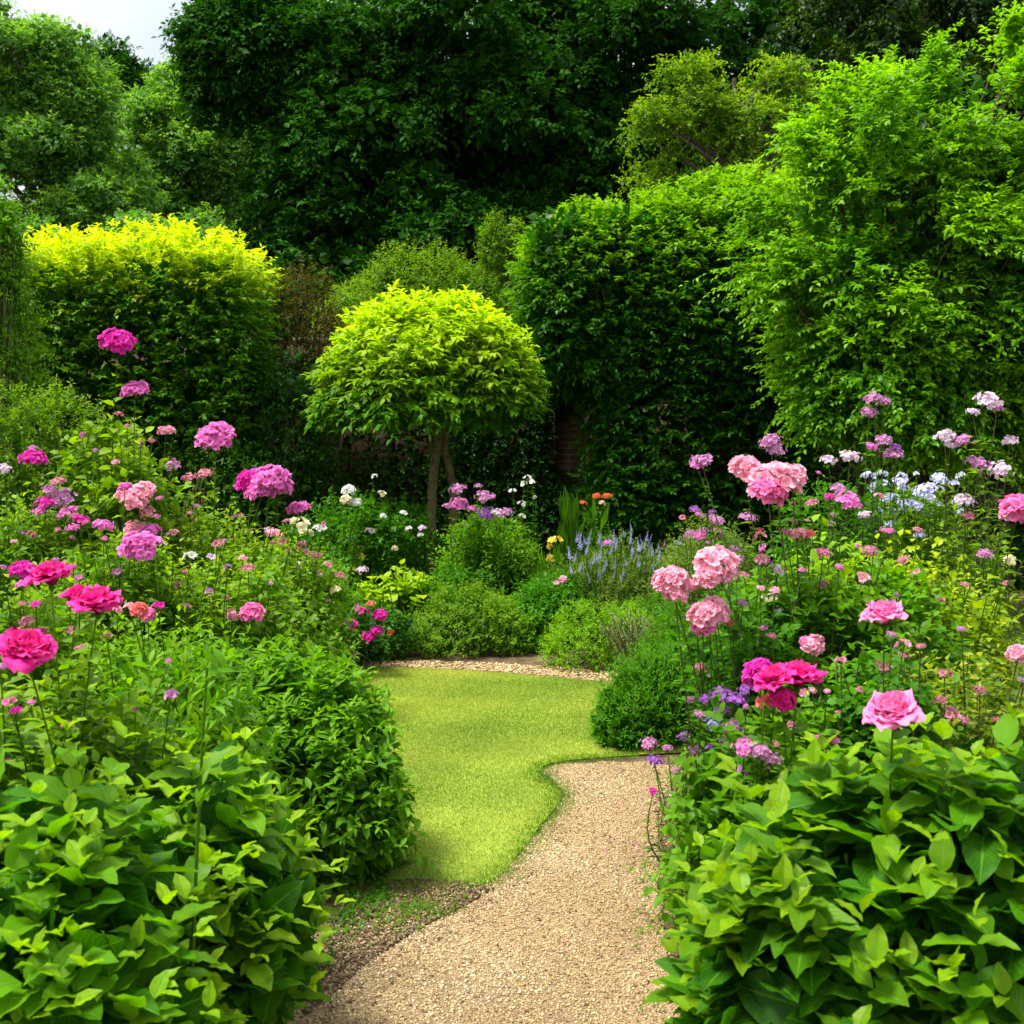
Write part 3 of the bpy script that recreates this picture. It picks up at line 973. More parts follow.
def blades(name, poly, n, h0, h1, mat, label, cat, dist=None, z=.006, w=.0024, gfun=None, ymax=99):
    poly = np.asarray(poly)
    lo, hi = poly.min(0), poly.max(0)
    x = rng.uniform(lo[0], hi[0], n); y = rng.uniform(lo[1], hi[1], n)
    k = in_poly(x, y, poly)
    if dist is not None: k &= rng.uniform(size=n) < dist(x, y)
    x, y = x[k], y[k]; m = len(x)
    Lv = Leaves()
    T = np.stack([rng.normal(size=m) * .5, rng.normal(size=m) * .5, np.ones(m)], 1)
    Nn = np.stack([rng.normal(size=m), rng.normal(size=m), np.zeros(m)], 1)
    sc = np.clip(y / 5, .8, 1.7)
    g = gfun(x, y) if gfun else rng.uniform(0, .3, m)
    Lv.add(np.stack([x, y, np.full(m, z)], 1), T, Nn, rng.uniform(h0, h1, m), w * sc, .5, 0, rng.uniform(0, 1, m), np.clip(g, 0, 1))
    o = Lv.build(name, mat, n=2)
    tag(o, label, cat, kind='stuff')
    return o


def lawn_g(x, y):
    s = .38 + .32 * np.sin(x * 1.3 + y * 2.1) * np.sin(y * 3.3 - x * 2.2 + 1) + .14 * np.sin(x * 7 + y * 5) * np.sin(y * 9 - 4 * x) + rng.normal(size=len(x)) * .16
    return s


blades('grass', lawn_poly, 560000, .006, .016, M['grass'], 'close mown bright lawn grass curving beside the path', 'lawn grass', gfun=lawn_g)
# ragged tufts on the lawn's edge and weeds in the soil
edge = []
lp = np.asarray(lawn_poly)


def edge_dist(x, y):
    d2 = np.full(len(x), 9.)
    for i in range(0, len(lp)):
        d2 = np.minimum(d2, (x - lp[i, 0]) ** 2 + (y - lp[i, 1]) ** 2)
    return np.exp(-d2 / .0035)


blades('grass', smooth_poly([gp(330, 925), gp(600, 925), gp(640, 755), gp(520, 745), gp(470, 860), gp(330, 880)], 0), 100000, .008, .022, M['turf'], 'slightly longer darker grass fringing the lawn where it meets the gravel', 'grass', dist=edge_dist)
blades('weeds', smooth_poly([gp(360, 920), gp(440, 895), gp(490, 905), gp(430, 930), gp(365, 940)], 1), 9000, .008, .03, M['turf'], 'small patch of weeds in the soil below the lawn corner', 'weeds', dist=lambda x, y: np.clip(np.exp(-((x + .34) ** 2 / .012 + (y - 4.17) ** 2 / .006)) * (1 + np.sin(x * 60) * np.sin(y * 47)), 0, 1))


def scatter_cover(name, poly, n, ll, mat, label, cat, hmax=.12, n2=2):
    poly = np.asarray(poly)
    lo, hi = poly.min(0), poly.max(0)
    x = rng.uniform(lo[0], hi[0], n); y = rng.uniform(lo[1], hi[1], n)
    k = in_poly(x, y, poly)
    clump = (np.sin(x * 5.1 + y * 3.3) * np.sin(y * 6.7 - x * 2.9) + rng.normal(size=n) * .5) > -.1
    k &= clump
    x, y = x[k], y[k]; m = len(x)
    Lv = Leaves()
    P0 = np.stack([x, y, rng.uniform(0, hmax * .5, m)], 1)
    D = np.stack([rng.normal(size=m) * .4, rng.normal(size=m) * .4, np.ones(m)], 1)
    shoots(Lv, P0, D, rng.uniform(.3, 1, m) * hmax, 7, ll, incl=70, g=.1)
    o = Lv.build(name, mat, n=n2)
    tag(o, label, cat, kind='stuff')
    return o


scatter_cover('ground_cover', [(-6, 4.2), (-.9, 4.2), (-1.0, 5.5), (-1.5, 8.4), (-1.5, 9.2), (3, 9.0), (3, 14), (-6, 14)], 26000, .035, M['mid'], 'low leafy growth covering the soil of the far and left beds', 'ground cover', .16)
scatter_cover('ground_cover', [(.62, 3.6), (4, 3.6), (6, 12), (2.2, 12), (1.9, 8), (1.0, 6.3), (.72, 5)], 16000, .03, M['rose'], 'low leafy growth covering the soil of the right bed', 'ground cover', .14)
scatter_cover('weeds', [gp(672, 800), gp(720, 790), gp(760, 900), gp(740, 1010), gp(690, 1020), gp(668, 930)], 1500, .016, M['olive'], 'sparse small weeds along the right edge of the gravel', 'weeds', .05)
scatter_cover('weeds', [gp(300, 1000), gp(345, 900), gp(385, 884), gp(395, 905), gp(350, 950)], 500, .016, M['mid'], 'scattered seedlings in the soil under the left bushes', 'weeds', .04)

def litter(n, poly, mat, name, label, cat, s0, s1):
    poly = np.asarray(poly); lo, hi = poly.min(0), poly.max(0)
    x = rng.uniform(lo[0], hi[0], n); y = rng.uniform(lo[1], hi[1], n)
    k = in_poly(x, y, poly); x, y = x[k], y[k]; m = len(x)
    Lv = Leaves()
    Lv.add(np.stack([x, y, np.full(m, .014)], 1), np.stack([rng.normal(size=m), rng.normal(size=m), rng.normal(size=m) * .15], 1), np.stack([rng.normal(size=m) * .25, rng.normal(size=m) * .25, np.ones(m)], 1),
           rng.uniform(s0, s1, m), rng.uniform(s0, s1, m) * .6, .4, .3, rng.uniform(0, 1, m), rng.uniform(0, 1, m))
    tag(Lv.build(name, mat, n=3), label, cat, kind='stuff')


litter(130, path_poly, M['copper'], 'fallen_leaves', 'few small brown leaves fallen on the gravel', 'fallen leaves', .008, .022)
litter(60, [gp(300, 1010), gp(380, 900), gp(430, 900), gp(400, 960), gp(330, 1015)], P['white'], 'fallen_petals', 'few pale petals lying by the left edge of the gravel', 'petals', .006, .016)
litter(45, [gp(640, 1010), gp(600, 860), gp(620, 790), gp(670, 790), gp(670, 900), gp(690, 1010)], P['lilac'], 'fallen_petals', 'few pink petals lying by the right edge of the gravel', 'petals', .006, .014)
scatter_cover('weeds', [gp(330, 960), gp(400, 900), gp(480, 890), gp(470, 905), gp(400, 945)], 420, .013, M['turf'], 'tiny weeds creeping from the soil onto the gravel at left', 'weeds', .03)
scatter_cover('weeds', [gp(640, 860), gp(668, 860), gp(690, 1015), gp(630, 1015)], 300, .013, M['turf'], 'tiny weeds creeping onto the gravel at its lower right edge', 'weeds', .03)

#@@BACKGROUND
# ================================================================ brick wall
def brick_mat():
    m, N, L = new_mat('old_brick')
    out = N.new('ShaderNodeOutputMaterial')
    tcn = N.new('ShaderNodeTexCoord')
    mp = N.new('ShaderNodeMapping'); mp.inputs['Rotation'].default_value = (R(90), 0, 0)
    br = N.new('ShaderNodeTexBrick')
    br.inputs['Color1'].default_value = (.20, .075, .04, 1); br.inputs['Color2'].default_value = (.11, .05, .03, 1)
    br.inputs['Mortar'].default_value = (.20, .17, .13, 1); br.inputs['Scale'].default_value = 1
    br.inputs['Brick Width'].default_value = .225; br.inputs['Row Height'].default_value = .075; br.inputs['Mortar Size'].default_value = .008
    L.new(tcn.outputs['Object'], mp.inputs[0]); L.new(mp.outputs[0], br.inputs[0])
    pr = N.new('ShaderNodeBsdfPrincipled'); pr.inputs['Roughness'].default_value = .9
    L.new(br.outputs[0], pr.inputs['Base Color'])
    bp = N.new('ShaderNodeBump'); bp.inputs['Distance'].default_value = .01
    L.new(br.outputs['Fac'], bp.inputs['Height']); bp.invert = True
    L.new(bp.outputs[0], pr.inputs['Normal']); L.new(pr.outputs[0], out.inputs[0])
    return m


def boxes(name, bl, mat, parent=None, origin=(0, 0, 0)):
    V, Q = [], []
    for (x0, x1, y0, y1, z0, z1) in bl:
        b = len(V)
        for x, y, z in ((x0, y0, z0), (x1, y0, z0), (x1, y1, z0), (x0, y1, z0), (x0, y0, z1), (x1, y0, z1), (x1, y1, z1), (x0, y1, z1)): V.append((x, y, z))
        Q += [[b + i for i in q] for q in ((0, 3, 2, 1), (4, 5, 6, 7), (0, 1, 5, 4), (1, 2, 6, 5), (2, 3, 7, 6), (3, 0, 4, 7))]
    return link(name, mesh_np(name, np.array(V) - np.asarray(origin), np.array(Q)), mat, parent)


bw = thing('brick_wall', 'old red brick garden wall glimpsed through the ivy behind the beds', 'wall', (0, 14.8, 0))
BM = brick_mat()
boxes('wall', [(-12, 12, 14.8, 15.15, 0, 2.75)], BM, bw, (0, 14.8, 0))
boxes('coping', [(-12, 12, 14.74, 15.21, 2.752, 2.83)], noise_mat('coping_stone', [(.12, .10, .07), (.22, .19, .14)], 9), bw, (0, 14.8, 0))
boxes('pier', [(.52, .86, 14.62, 14.797, 0, 2.5)], BM, bw, (0, 14.8, 0))


# ================================================================ hedges and the small tree
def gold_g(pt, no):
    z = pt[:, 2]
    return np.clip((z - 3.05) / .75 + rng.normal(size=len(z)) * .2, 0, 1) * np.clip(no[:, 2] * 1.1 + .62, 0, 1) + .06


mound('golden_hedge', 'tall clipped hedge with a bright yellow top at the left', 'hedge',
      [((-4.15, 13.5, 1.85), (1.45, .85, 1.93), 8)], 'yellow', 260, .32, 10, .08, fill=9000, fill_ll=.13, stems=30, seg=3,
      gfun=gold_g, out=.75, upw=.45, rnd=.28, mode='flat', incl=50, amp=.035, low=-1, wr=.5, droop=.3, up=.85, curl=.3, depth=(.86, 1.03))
# a few whips standing above the golden hedge
tpt = np.stack([rng.uniform(-5.4, -2.8, 60), rng.uniform(12.9, 13.8, 60), np.full(60, 3.72)], 1)


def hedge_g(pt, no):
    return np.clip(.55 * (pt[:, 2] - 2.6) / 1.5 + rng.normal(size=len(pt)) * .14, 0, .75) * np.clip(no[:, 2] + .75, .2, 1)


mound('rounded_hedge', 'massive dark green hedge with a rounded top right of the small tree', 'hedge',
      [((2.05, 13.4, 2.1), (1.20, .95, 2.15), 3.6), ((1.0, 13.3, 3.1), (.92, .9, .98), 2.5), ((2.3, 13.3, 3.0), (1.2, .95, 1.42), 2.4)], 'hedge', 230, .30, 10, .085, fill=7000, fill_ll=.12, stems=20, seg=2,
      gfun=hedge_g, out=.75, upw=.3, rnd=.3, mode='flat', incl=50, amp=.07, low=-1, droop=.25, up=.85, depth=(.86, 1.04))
mound('ivy_hedge', 'dark ivy covered hedge face below the arching tree at the right', 'hedge',
      [((4.4, 13.6, 1.6), (2.1, .7, 1.9), 4)], 'ivy', 220, .22, 8, .07, fill=5000, fill_ll=.11, stems=12, seg=2,
      out=.8, upw=.1, rnd=.3, mode='flat', incl=50, amp=.04, low=-1, droop=.4)
t_, o_ = mound('ivy', 'dark ivy smothering the brick wall behind the small tree', 'ivy',
      [((-2.75, 14.55, 1.25), (2.45, .33, 1.33), 5), ((-.1, 14.6, 1.25), (.62, .32, 1.3), 4), ((.75, 14.5, .55), (.6, .32, .6), 3), ((.5, 14.6, 2.5), (.5, .3, .5), 3)], 'ivy', 360, .2, 8, .06, fill=4000, fill_ll=.09, stems=16, seg=2,
      out=.8, upw=.1, rnd=.3, mode='flat', incl=55, amp=.07, low=-1, droop=.4)
mound('green_shrub', 'mid green shrub between the golden hedge and the small tree', 'shrub',
      [((-2.45, 13.2, 1.25), (.55, .5, 1.3), 2.6), ((-2.9, 12.9, .8), (.6, .5, .9), 2.4)], 'ivy', 330, .18, 8, .05, fill=1500, stems=16, out=.7, upw=.4, amp=.1, gtip=.3)

# copper shrub
mound('copper_shrub', 'bronze brown shrub with bare twigs beside the golden hedge', 'shrub',
      [((-2.5, 14.3, 2.9), (.5, .45, .72)), ((-2.1, 14.2, 2.55), (.42, .4, .6)), ((-2.75, 14.2, 2.4), (.35, .35, .5))], 'copper', 300, .22, 9, .045, fill=250, stems=26, out=.6, upw=.4, amp=.15, stemmat='bark', depth=(.75, 1.05))
mound('olive_shrub', 'loose yellow green shrub showing above and behind the small tree', 'shrub',
      [((-1.25, 15.9, 3.3), (.95, .6, .78)), ((-.45, 15.8, 3.15), (.6, .5, .62)), ((-2.0, 15.9, 3.0), (.55, .5, .65)), ((-.22, 15.9, 3.95), (.2, .22, .55)), ((.05, 15.9, 4.15), (.13, .15, .3))], 'olivetree', 300, .22, 9, .05, fill=300, stems=14, out=.6, upw=.5, amp=.15, gtip=.35, depth=(.8, 1.06))


# small round-headed tree
def small_tree():
    o = np.array([gx(433, 12), 12., 0])
    t = thing('mophead_tree', 'small round headed tree with glowing yellow green crown on twin trunks', 'tree', o)
    c = np.array([gx(427, 12), 12., 1.92]); 
    Lv = Leaves()

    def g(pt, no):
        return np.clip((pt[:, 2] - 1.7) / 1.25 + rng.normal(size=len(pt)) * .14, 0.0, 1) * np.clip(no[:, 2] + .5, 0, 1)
    # umbrella crown: a dome over a flatter base, drooping skirts
    blobs = [((c[0], 12, 2.08), (.93, .9, .86), 2.2), ((c[0] - .52, 11.9, 2.0), (.50, .6, .50), 2.1), ((c[0] + .55, 11.9, 2.06), (.48, .6, .52), 2.1), ((c[0] - .1, 11.6, 1.95), (.55, .6, .62), 2.1), ((c[0]+.32, 11.9, 2.45), (.46, .5, .50), 2.1), ((c[0]-.38, 11.9, 2.42), (.42, .5, .48), 2.1)]
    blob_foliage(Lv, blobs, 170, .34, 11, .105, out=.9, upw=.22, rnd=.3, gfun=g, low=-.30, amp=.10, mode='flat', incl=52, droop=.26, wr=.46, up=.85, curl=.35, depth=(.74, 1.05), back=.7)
    n = 1500
    u = unit(rng.normal(size=(n, 3))); u[:, 2] = np.abs(u[:, 2]) - .25
    pts = c + u * np.array([1.05, 1, 1.05]) * rng.uniform(.5, .85, (n, 1))
    Lv.add(pts, rng.normal(size=(n, 3)), rng.normal(size=(n, 3)) + [0, 0, 1.5], .12, .08, .3, .3, rng.uniform(0, .5, n), 0)  # extra inner leaves added so the crown lets less light through
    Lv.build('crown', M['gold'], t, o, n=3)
    z = lambda py: gz(py, 12)
    A = np.array([[gx(432, 12), 12, 0], [gx(431, 12), 12, z(530)], [gx(432, 12), 12.02, z(490)], [gx(436, 12), 12, z(455)], [gx(440, 12), 12, z(425)], [gx(435, 12), 12, z(370)]])
    B_ = np.array([[gx(446, 12), 12.1, 0], [gx(452, 12), 12.1, z(530)], [gx(453, 12), 12.1, z(485)], [gx(446, 12), 12.08, z(460)], [gx(444, 12), 12.05, z(430)], [gx(460, 12), 12.05, z(370)]])
    for q, r0 in ((A, .052), (B_, .047)):
        ts = np.linspace(0, 5, 22); i0 = np.minimum(ts.astype(int), 4); f_ = (ts - i0)[:, None]
        f_ = f_ * f_ * (3 - 2 * f_)
        pp = q[i0] * (1 - f_) + q[i0 + 1] * f_
        pp[1:-1, :2] += rng.normal(size=(20, 2)) * .006
        tubes('trunk', pp[None], r0, r0 * .75, M['paletrunk'], t, o, 10)
    E = []
    for _ in range(16):
        u = unit(rng.normal(size=3)); u[2] = abs(u[2]) * .8
        E.append(c + u * [1, .95, 1] * .85 + [0, 0, -.1])
    E = np.array(E); S_ = np.tile(np.array([[gx(440, 12), 12.03, z(428)]]), (16, 1))
    tubes('limb', curve_pts(S_, E, 7, lean=.06), .028, .006, M['paletrunk'], t, o, 6)


small_tree()


# ================================================================ the arching tree at the right
def arching_tree():
    o = np.array([gx(905, 10.5), 11.0, 0])
    t = thing('arching_tree', 'large bright green tree with arching leafy sprays at the right', 'tree', o)
    Lv = Leaves()
    env = [((3.15, 10.9, 3.25), (.80, .9, 1.35)), ((3.72, 10.9, 3.75), (.95, .9, 1.5)), ((4.6, 10.9, 3.45), (1.1, .9, 1.4)), ((4.1, 10.8, 2.9), (1.0, .9, 1.2)), ((3.05, 10.7, 2.3), (.50, .7, .8)), ((3.9, 10.6, 2.1), (.9, .7, .8)), ((5.4, 11, 2.6), (1.0, .8, 1.4))]
    cl = []
    for c, r in env:
        pt, no = sample_blob(60, c, r, 2., rng.uniform(0, 9), .2, (.5, 1.08), -.85, .25)
        for q, nn in zip(pt, no):
            s = rng.uniform(.22, .42)
            cl.append((q, nn, s))
    for q, nn, s in cl:
        n = int(40 * s / .3)
        # sprays radiating from the clump, arching over
        D = nn * .9 + rng.normal(size=(n, 3)) * .5 + [0, 0, .30]
        P0 = q + rng.normal(size=(n, 3)) * s * .28
        gg = rng.uniform(-.1, .45) + .40 * np.clip((P0[:, 2] - 2.2) / 2.6, 0, 1) * rng.uniform(.5, 1.1)
        shoots(Lv, P0, D, rng.uniform(.25, .5, n), 16, .068, g=gg, mode='flat', incl=55, droop=.28, wr=.5, up=.85, curl=.25, gtip=.22, t0=.1)
    inner_fill(Lv, [(c, r) for c, r in env], 900, .10)
    Lv.build('crown', M['right'], t, o, n=3)
    S_ = np.tile(o + [0, 0, .0], (9, 1)) + rng.normal(size=(9, 3)) * [.12, .12, 0]
    E = np.array([q for q, nn, s in cl])[rng.choice(len(cl), 9)]
    tubes('trunk', curve_pts(S_, E, 9, lean=.12), .055, .012, M['bark'], t, o, 8)
    E = np.array([q for q, nn, s in cl])
    S_ = o + (E - o) * np.array([.35, .35, .5])
    tubes('limb', curve_pts(S_, E, 6, lean=.08), .018, .005, M['bark'], t, o, 5)


arching_tree()

# ================================================================ trees behind
TR = dict(mode='flat', incl=55, droop=.35, up=.75)
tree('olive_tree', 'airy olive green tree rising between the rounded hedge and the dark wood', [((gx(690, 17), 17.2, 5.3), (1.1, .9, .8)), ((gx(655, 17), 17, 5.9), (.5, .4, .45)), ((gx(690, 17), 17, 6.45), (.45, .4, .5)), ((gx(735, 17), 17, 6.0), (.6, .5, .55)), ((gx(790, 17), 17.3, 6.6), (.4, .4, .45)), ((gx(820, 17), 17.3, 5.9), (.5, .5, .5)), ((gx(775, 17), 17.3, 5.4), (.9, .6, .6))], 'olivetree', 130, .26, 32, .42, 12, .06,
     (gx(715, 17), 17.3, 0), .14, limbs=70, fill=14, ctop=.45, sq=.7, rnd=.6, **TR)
# the big dark limes
big = [((gx(470, 23), 24, 7.5), (3.4, 2.4, 5.0)), ((gx(330, 23), 24, 7.0), (1.5, 1.6, 3.2)), ((gx(600, 23), 24.5, 8), (2.6, 2.2, 5.0)), ((gx(260, 23), 24, 8.8), (1.1, 1.2, 1.2)), ((gx(400, 23), 23, 3.8), (2.8, 1.8, 2.6))]
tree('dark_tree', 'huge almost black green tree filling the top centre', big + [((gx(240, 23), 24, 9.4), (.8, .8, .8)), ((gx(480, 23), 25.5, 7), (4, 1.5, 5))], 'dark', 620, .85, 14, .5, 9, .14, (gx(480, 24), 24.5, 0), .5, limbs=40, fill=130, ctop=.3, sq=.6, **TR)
big2 = [((gx(800, 26), 27, 8.5), (4.2, 2.4, 5.5)), ((gx(1010, 26), 27, 8), (3.6, 2.4, 5.5)), ((gx(700, 26), 26, 5), (3.5, 2.0, 3.5))]
tree('dark_tree', 'dark broad tree behind the arching tree at the top right', big2, 'dark', 260, 1.0, 11, .6, 9, .16, (gx(850, 27), 27.5, 0), .5, limbs=30, fill=110, ctop=.25, sq=.6, **TR)
tree('conifer_tree', 'dark conifer with yellowish tips at the top right corner', [((gx(865, 21), 21, 8.2), (1.5, 1.0, 2.0)), ((gx(985, 21), 21.5, 8.4), (2.0, 1.0, 1.8)), ((gx(900, 21), 21.5, 6.8), (2.4, 1.2, 1.4))], 'darkest', 110, .6, 16, .5, 12, .10, (gx(900, 21), 21.8, 0), .3, limbs=20, fill=60, ctop=.6, sq=.7, **dict(TR, droop=.7))
# far pale trees at the left
FT = dict(TR, droop=.3)
tree('pale_tree', 'pale green tree with soft foliage filling the top left corner', [((gx(12, 30), 31, 9.7), (1.7, 2, 3.0)), ((gx(-60, 30), 31, 9.4), (2.6, 2, 4.5)), ((gx(78, 30), 31, 6.9), (1.7, 1.6, 2.3)), ((gx(48, 30), 31, 9.8), (1.1, 1.2, 2.2)), ((gx(60, 30), 31, 4.6), (2.4, 1.4, 2.2))], 'far', 300, .62, 18, .5, 9, .12, (gx(0, 30), 31.5, 0), .35, limbs=24, fill=70, ctop=.35, **FT)
tree('pale_tree', 'rounded pale tree below the gap of open sky', [((gx(160, 34), 35, 9.0), (1.8, 1.6, 3.1)), ((gx(212, 34), 35.5, 9.6), (1.6, 1.6, 3.1)), ((gx(110, 34), 34, 5.5), (2.2, 1.6, 3.4))], 'far', 300, .62, 18, .5, 9, .13, (gx(170, 34), 35.5, 0), .35, limbs=24, fill=70, ctop=.35, **FT)
tree('pale_tree', 'darker tree whose crown juts into the open sky', [((gx(100, 40), 40, 13.3), (1.3, 1, 1.0)), ((gx(128, 40), 40, 13.1), (.8, .8, .8)), ((gx(80, 40), 40, 10.8), (2.2, 1.6, 2.6))], 'dark', 80, .6, 14, .45, 9, .14, (gx(90, 40), 40.5, 0), .3, limbs=24, fill=30, ctop=.8, **FT)
tree('grey_tree', 'grey green bushy tree behind the golden hedge', [((gx(175, 25), 25, 4.1), (1.9, 1.2, 2.6)), ((gx(250, 25), 25, 4.3), (1.2, 1, 1.9)), ((gx(60, 25), 25.5, 4.2), (2.2, 1.2, 2.2)), ((gx(-60, 25), 25.5, 5.0), (2.2, 1.2, 3.6))], 'far', 130, .6, 16, .4, 9, .10, (gx(170, 25), 25.5, 0), .25, limbs=16, fill=60, ctop=.1, **FT)
# a belt of trees that closes the view
for i, (px_, d_, lab) in enumerate([(-330, 42, 'far tree of the belt beyond the left hedge, outermost'), (-120, 46, 'far tree of the belt behind the pale trees'), (330, 48, 'far tree hidden deep behind the dark centre tree'), (640, 48, 'far tree seen through the dark centre foliage'), (980, 46, 'far tree of the belt behind the top right trees'), (1300, 42, 'far tree of the belt beyond the right frame edge')]):
    x_ = gx(px_, d_)
    hh = 9 if px_ < 300 else 15
    tree('belt_tree', lab, [((x_, d_, hh * .55), (5.5, 2.5, hh * .5)), ((x_ + 2.5, d_ + 1, hh * .35), (4.5, 2.5, hh * .35))], 'dark', 90, 1.5, 5, .9, 9, .26, (x_, d_ + 1, 0), .4, limbs=8, fill=160, ctop=.2, **FT)

#@@PLANTS
mound('feathery_shrub', 'tall light green feathery shrub cut by the left edge', 'shrub',
      [((gx(-18, 9), 9.2, 2.2), (.34, .5, 1.05)), ((gx(-26, 9), 9.2, 1.3), (.45, .5, 1.2)), ((gx(-5, 9), 9, 2.95), (.2, .25, .5))], 'fresh', 420, .2, 11, .05, fill=500, stems=24, out=.6, upw=.35, amp=.3, depth=(.7, 1.06), wr=.32, droop=.5, gtip=.45)
mound('olive_shrub', 'dull olive small leaved shrub in front of the golden hedge', 'shrub',
      [((gx(40, 8.4), 8.6, .95), (.55, .5, .95)), ((gx(88, 8.4), 8.5, .75), (.4, .4, .9)), ((gx(-20, 8), 8.3, .9), (.5, .4, 1.0))], 'rose', 380, .17, 10, .042, fill=500, stems=24, out=.6, upw=.5, amp=.15, gtip=.35)

# ---- far bed behind the lawn
BX = dict(out=.7, upw=.45, rnd=.45, amp=.18, stems=14, fill=700, depth=(.78, 1.05))
mound('box_mound', 'low spreading green mound at the left of the lawn edge', 'shrub',
      [((gx(465, 9.35), 9.35, .12), (.40, .42, .36)), ((gx(500, 9.35), 9.4, .12), (.28, .4, .28)), ((gx(428, 9.3), 9.35, .05), (.25, .38, .26))], 'rose', 560, .12, 10, .032, group=None, gtip=.25, **BX)
mound('leafy_mound', 'darker green bushy mound between the two clipped mounds', 'shrub',
      [((gx(543, 9.5), 9.55, .15), (.34, .35, .34)), ((gx(575, 9.7), 9.8, .2), (.3, .3, .3))], 'mid', 600, .13, 9, .038, **BX)
mound('box_mound', 'rounded lime green mound right of centre at the lawn edge', 'shrub',
      [((gx(588, 8.75), 8.8, .09), (.33, .36, .34)), ((gx(630, 8.75), 8.85, .08), (.28, .34, .33))], 'lime', 1000, .09, 9, .023, **BX)
mound('box_mound', 'wide soft green mound behind the pale pink roses', 'shrub',
      [((gx(700, 8.4), 8.6, .12), (.40, .4, .29)), ((gx(665, 8.9), 9.2, .15), (.4, .4, .28)), ((gx(745, 8.3), 8.5, .15), (.4, .4, .35))], 'fresh', 700, .12, 10, .03, **BX)
herb('lavender', 'grey twiggy lavender sprawling over the lime mound', 'lavender', 632, 8.45, 70, 612, None, 'lav', ll=.03, wr=.25, k=10, n=60, tlo=.5, smat='lav', shape=.4, gt=.4, spread=.2, ry=.2)
herb('lime_plant', 'bright lime yellow broad leaved plant left of the tall phlox', 'plant', 400, 9.9, 88, 566, None, 'lime', ll=.11, wr=.85, k=6, n=60, tlo=.5, gt=.35, seg=4, shape=.7, up=.8, incl=80, lshape='heart')
herb('geranium', 'small dark plant with vivid magenta flowers beside the lawn path', 'flowers', 372, 9.0, 66, 618, None, 'ivy', ll=.035, wr=.8, k=9, n=70, shape=.6,
     blooms=[(350, 625, 15, 'pom', 'magenta', 8.25), (363, 611, 9, 'small', 'magenta', 8.25), (380, 615, 15, 'pom', 'magenta', 8.25), (377, 631, 14, 'pom', 'magenta', 8.25), (368, 637, 15, 'pom', 'magenta', 8.25), (358, 609, 8, 'small', 'lilac', 8.25), (370, 604, 8, 'small', 'coral', 8.25), (390, 633, 6, 'small', 'orange', 8.25)])
herb('tall_phlox', 'tall bushy phlox with purple flower heads in front of the twin trunks', 'flowers', 487, 10.4, 116, 522, None, 'fresh', ll=.055, wr=.42, k=22, n=190, shape=.9, tlo=.2, gt=.2,
     blooms=[(458, 489, 17, 'head', 'mauve'), (459, 504, 20, 'head', 'lilac'), (478, 486, 8, 'head', 'mauve'), (485, 497, 20, 'head', 'mauve'), (487, 513, 18, 'head', 'purple'), (505, 513, 16, 'head', 'mauve'), (472, 509, 10, 'head', 'lilac'), (447, 506, 9, 'head', 'mauve'), (497, 512, 12, 'head', 'lilacwhite'), (422, 528, 9, 'head', 'lilacwhite')])
herb('leafy_plant', 'low green plant filling in between lime plant and lawn mound', 'plant', 455, 9.9, 90, 580, None, 'mid', ll=.04, wr=.6, k=12, n=90)
herb('white_campion', 'dark leafy plant dotted with white flowers behind the left bed', 'flowers', 355, 11.3, 180, 500, None, 'mid', ll=.06, wr=.45, k=18, n=170, gt=.1,
     blooms=[(374, 476, 5, 'small', 'white'), (382, 494, 6, 'small', 'cream'), (383, 516, 6, 'small', 'white'), (403, 513, 6, 'small', 'white'), (393, 530, 7, 'small', 'white'), (408, 529, 6, 'small', 'white'), (352, 539, 7, 'small', 'white'), (362, 548, 6, 'small', 'yellow'), (370, 531, 8, 'small', 'lilacwhite'), (345, 541, 6, 'small', 'cream'), (360, 556, 8, 'small', 'yellow'), (395, 548, 6, 'small', 'cream'), (318, 528, 7, 'small', 'white'), (305, 533, 10, 'small', 'cream'), (420, 535, 5, 'small', 'white')])
herb('white_rose', 'cream white rose in bloom against the dark ivy', 'rose', 345, 10.6, 50, 510, None, 'mid', ll=.05, wr=.6, k=12, n=30,
     blooms=[(349, 491, 13, 'mop', 'white'), (346, 500, 11, 'mop', 'cream'), (356, 503, 11, 'mop', 'white')])
herb('white_spire', 'slender plant with small white flowers up its stem', 'flowers', 530, 10.8, 24, 530, None, 'mid', ll=.05, wr=.5, k=12, n=14, gt=.3,
     blooms=[(528, 478, 6, 'small', 'white'), (524, 484, 6, 'small', 'white'), (532, 482, 6, 'small', 'white'), (512, 491, 5, 'small', 'white'), (522, 504, 6, 'small', 'white'), (522, 516, 5, 'small', 'white'), (535, 497, 4, 'small', 'white')])


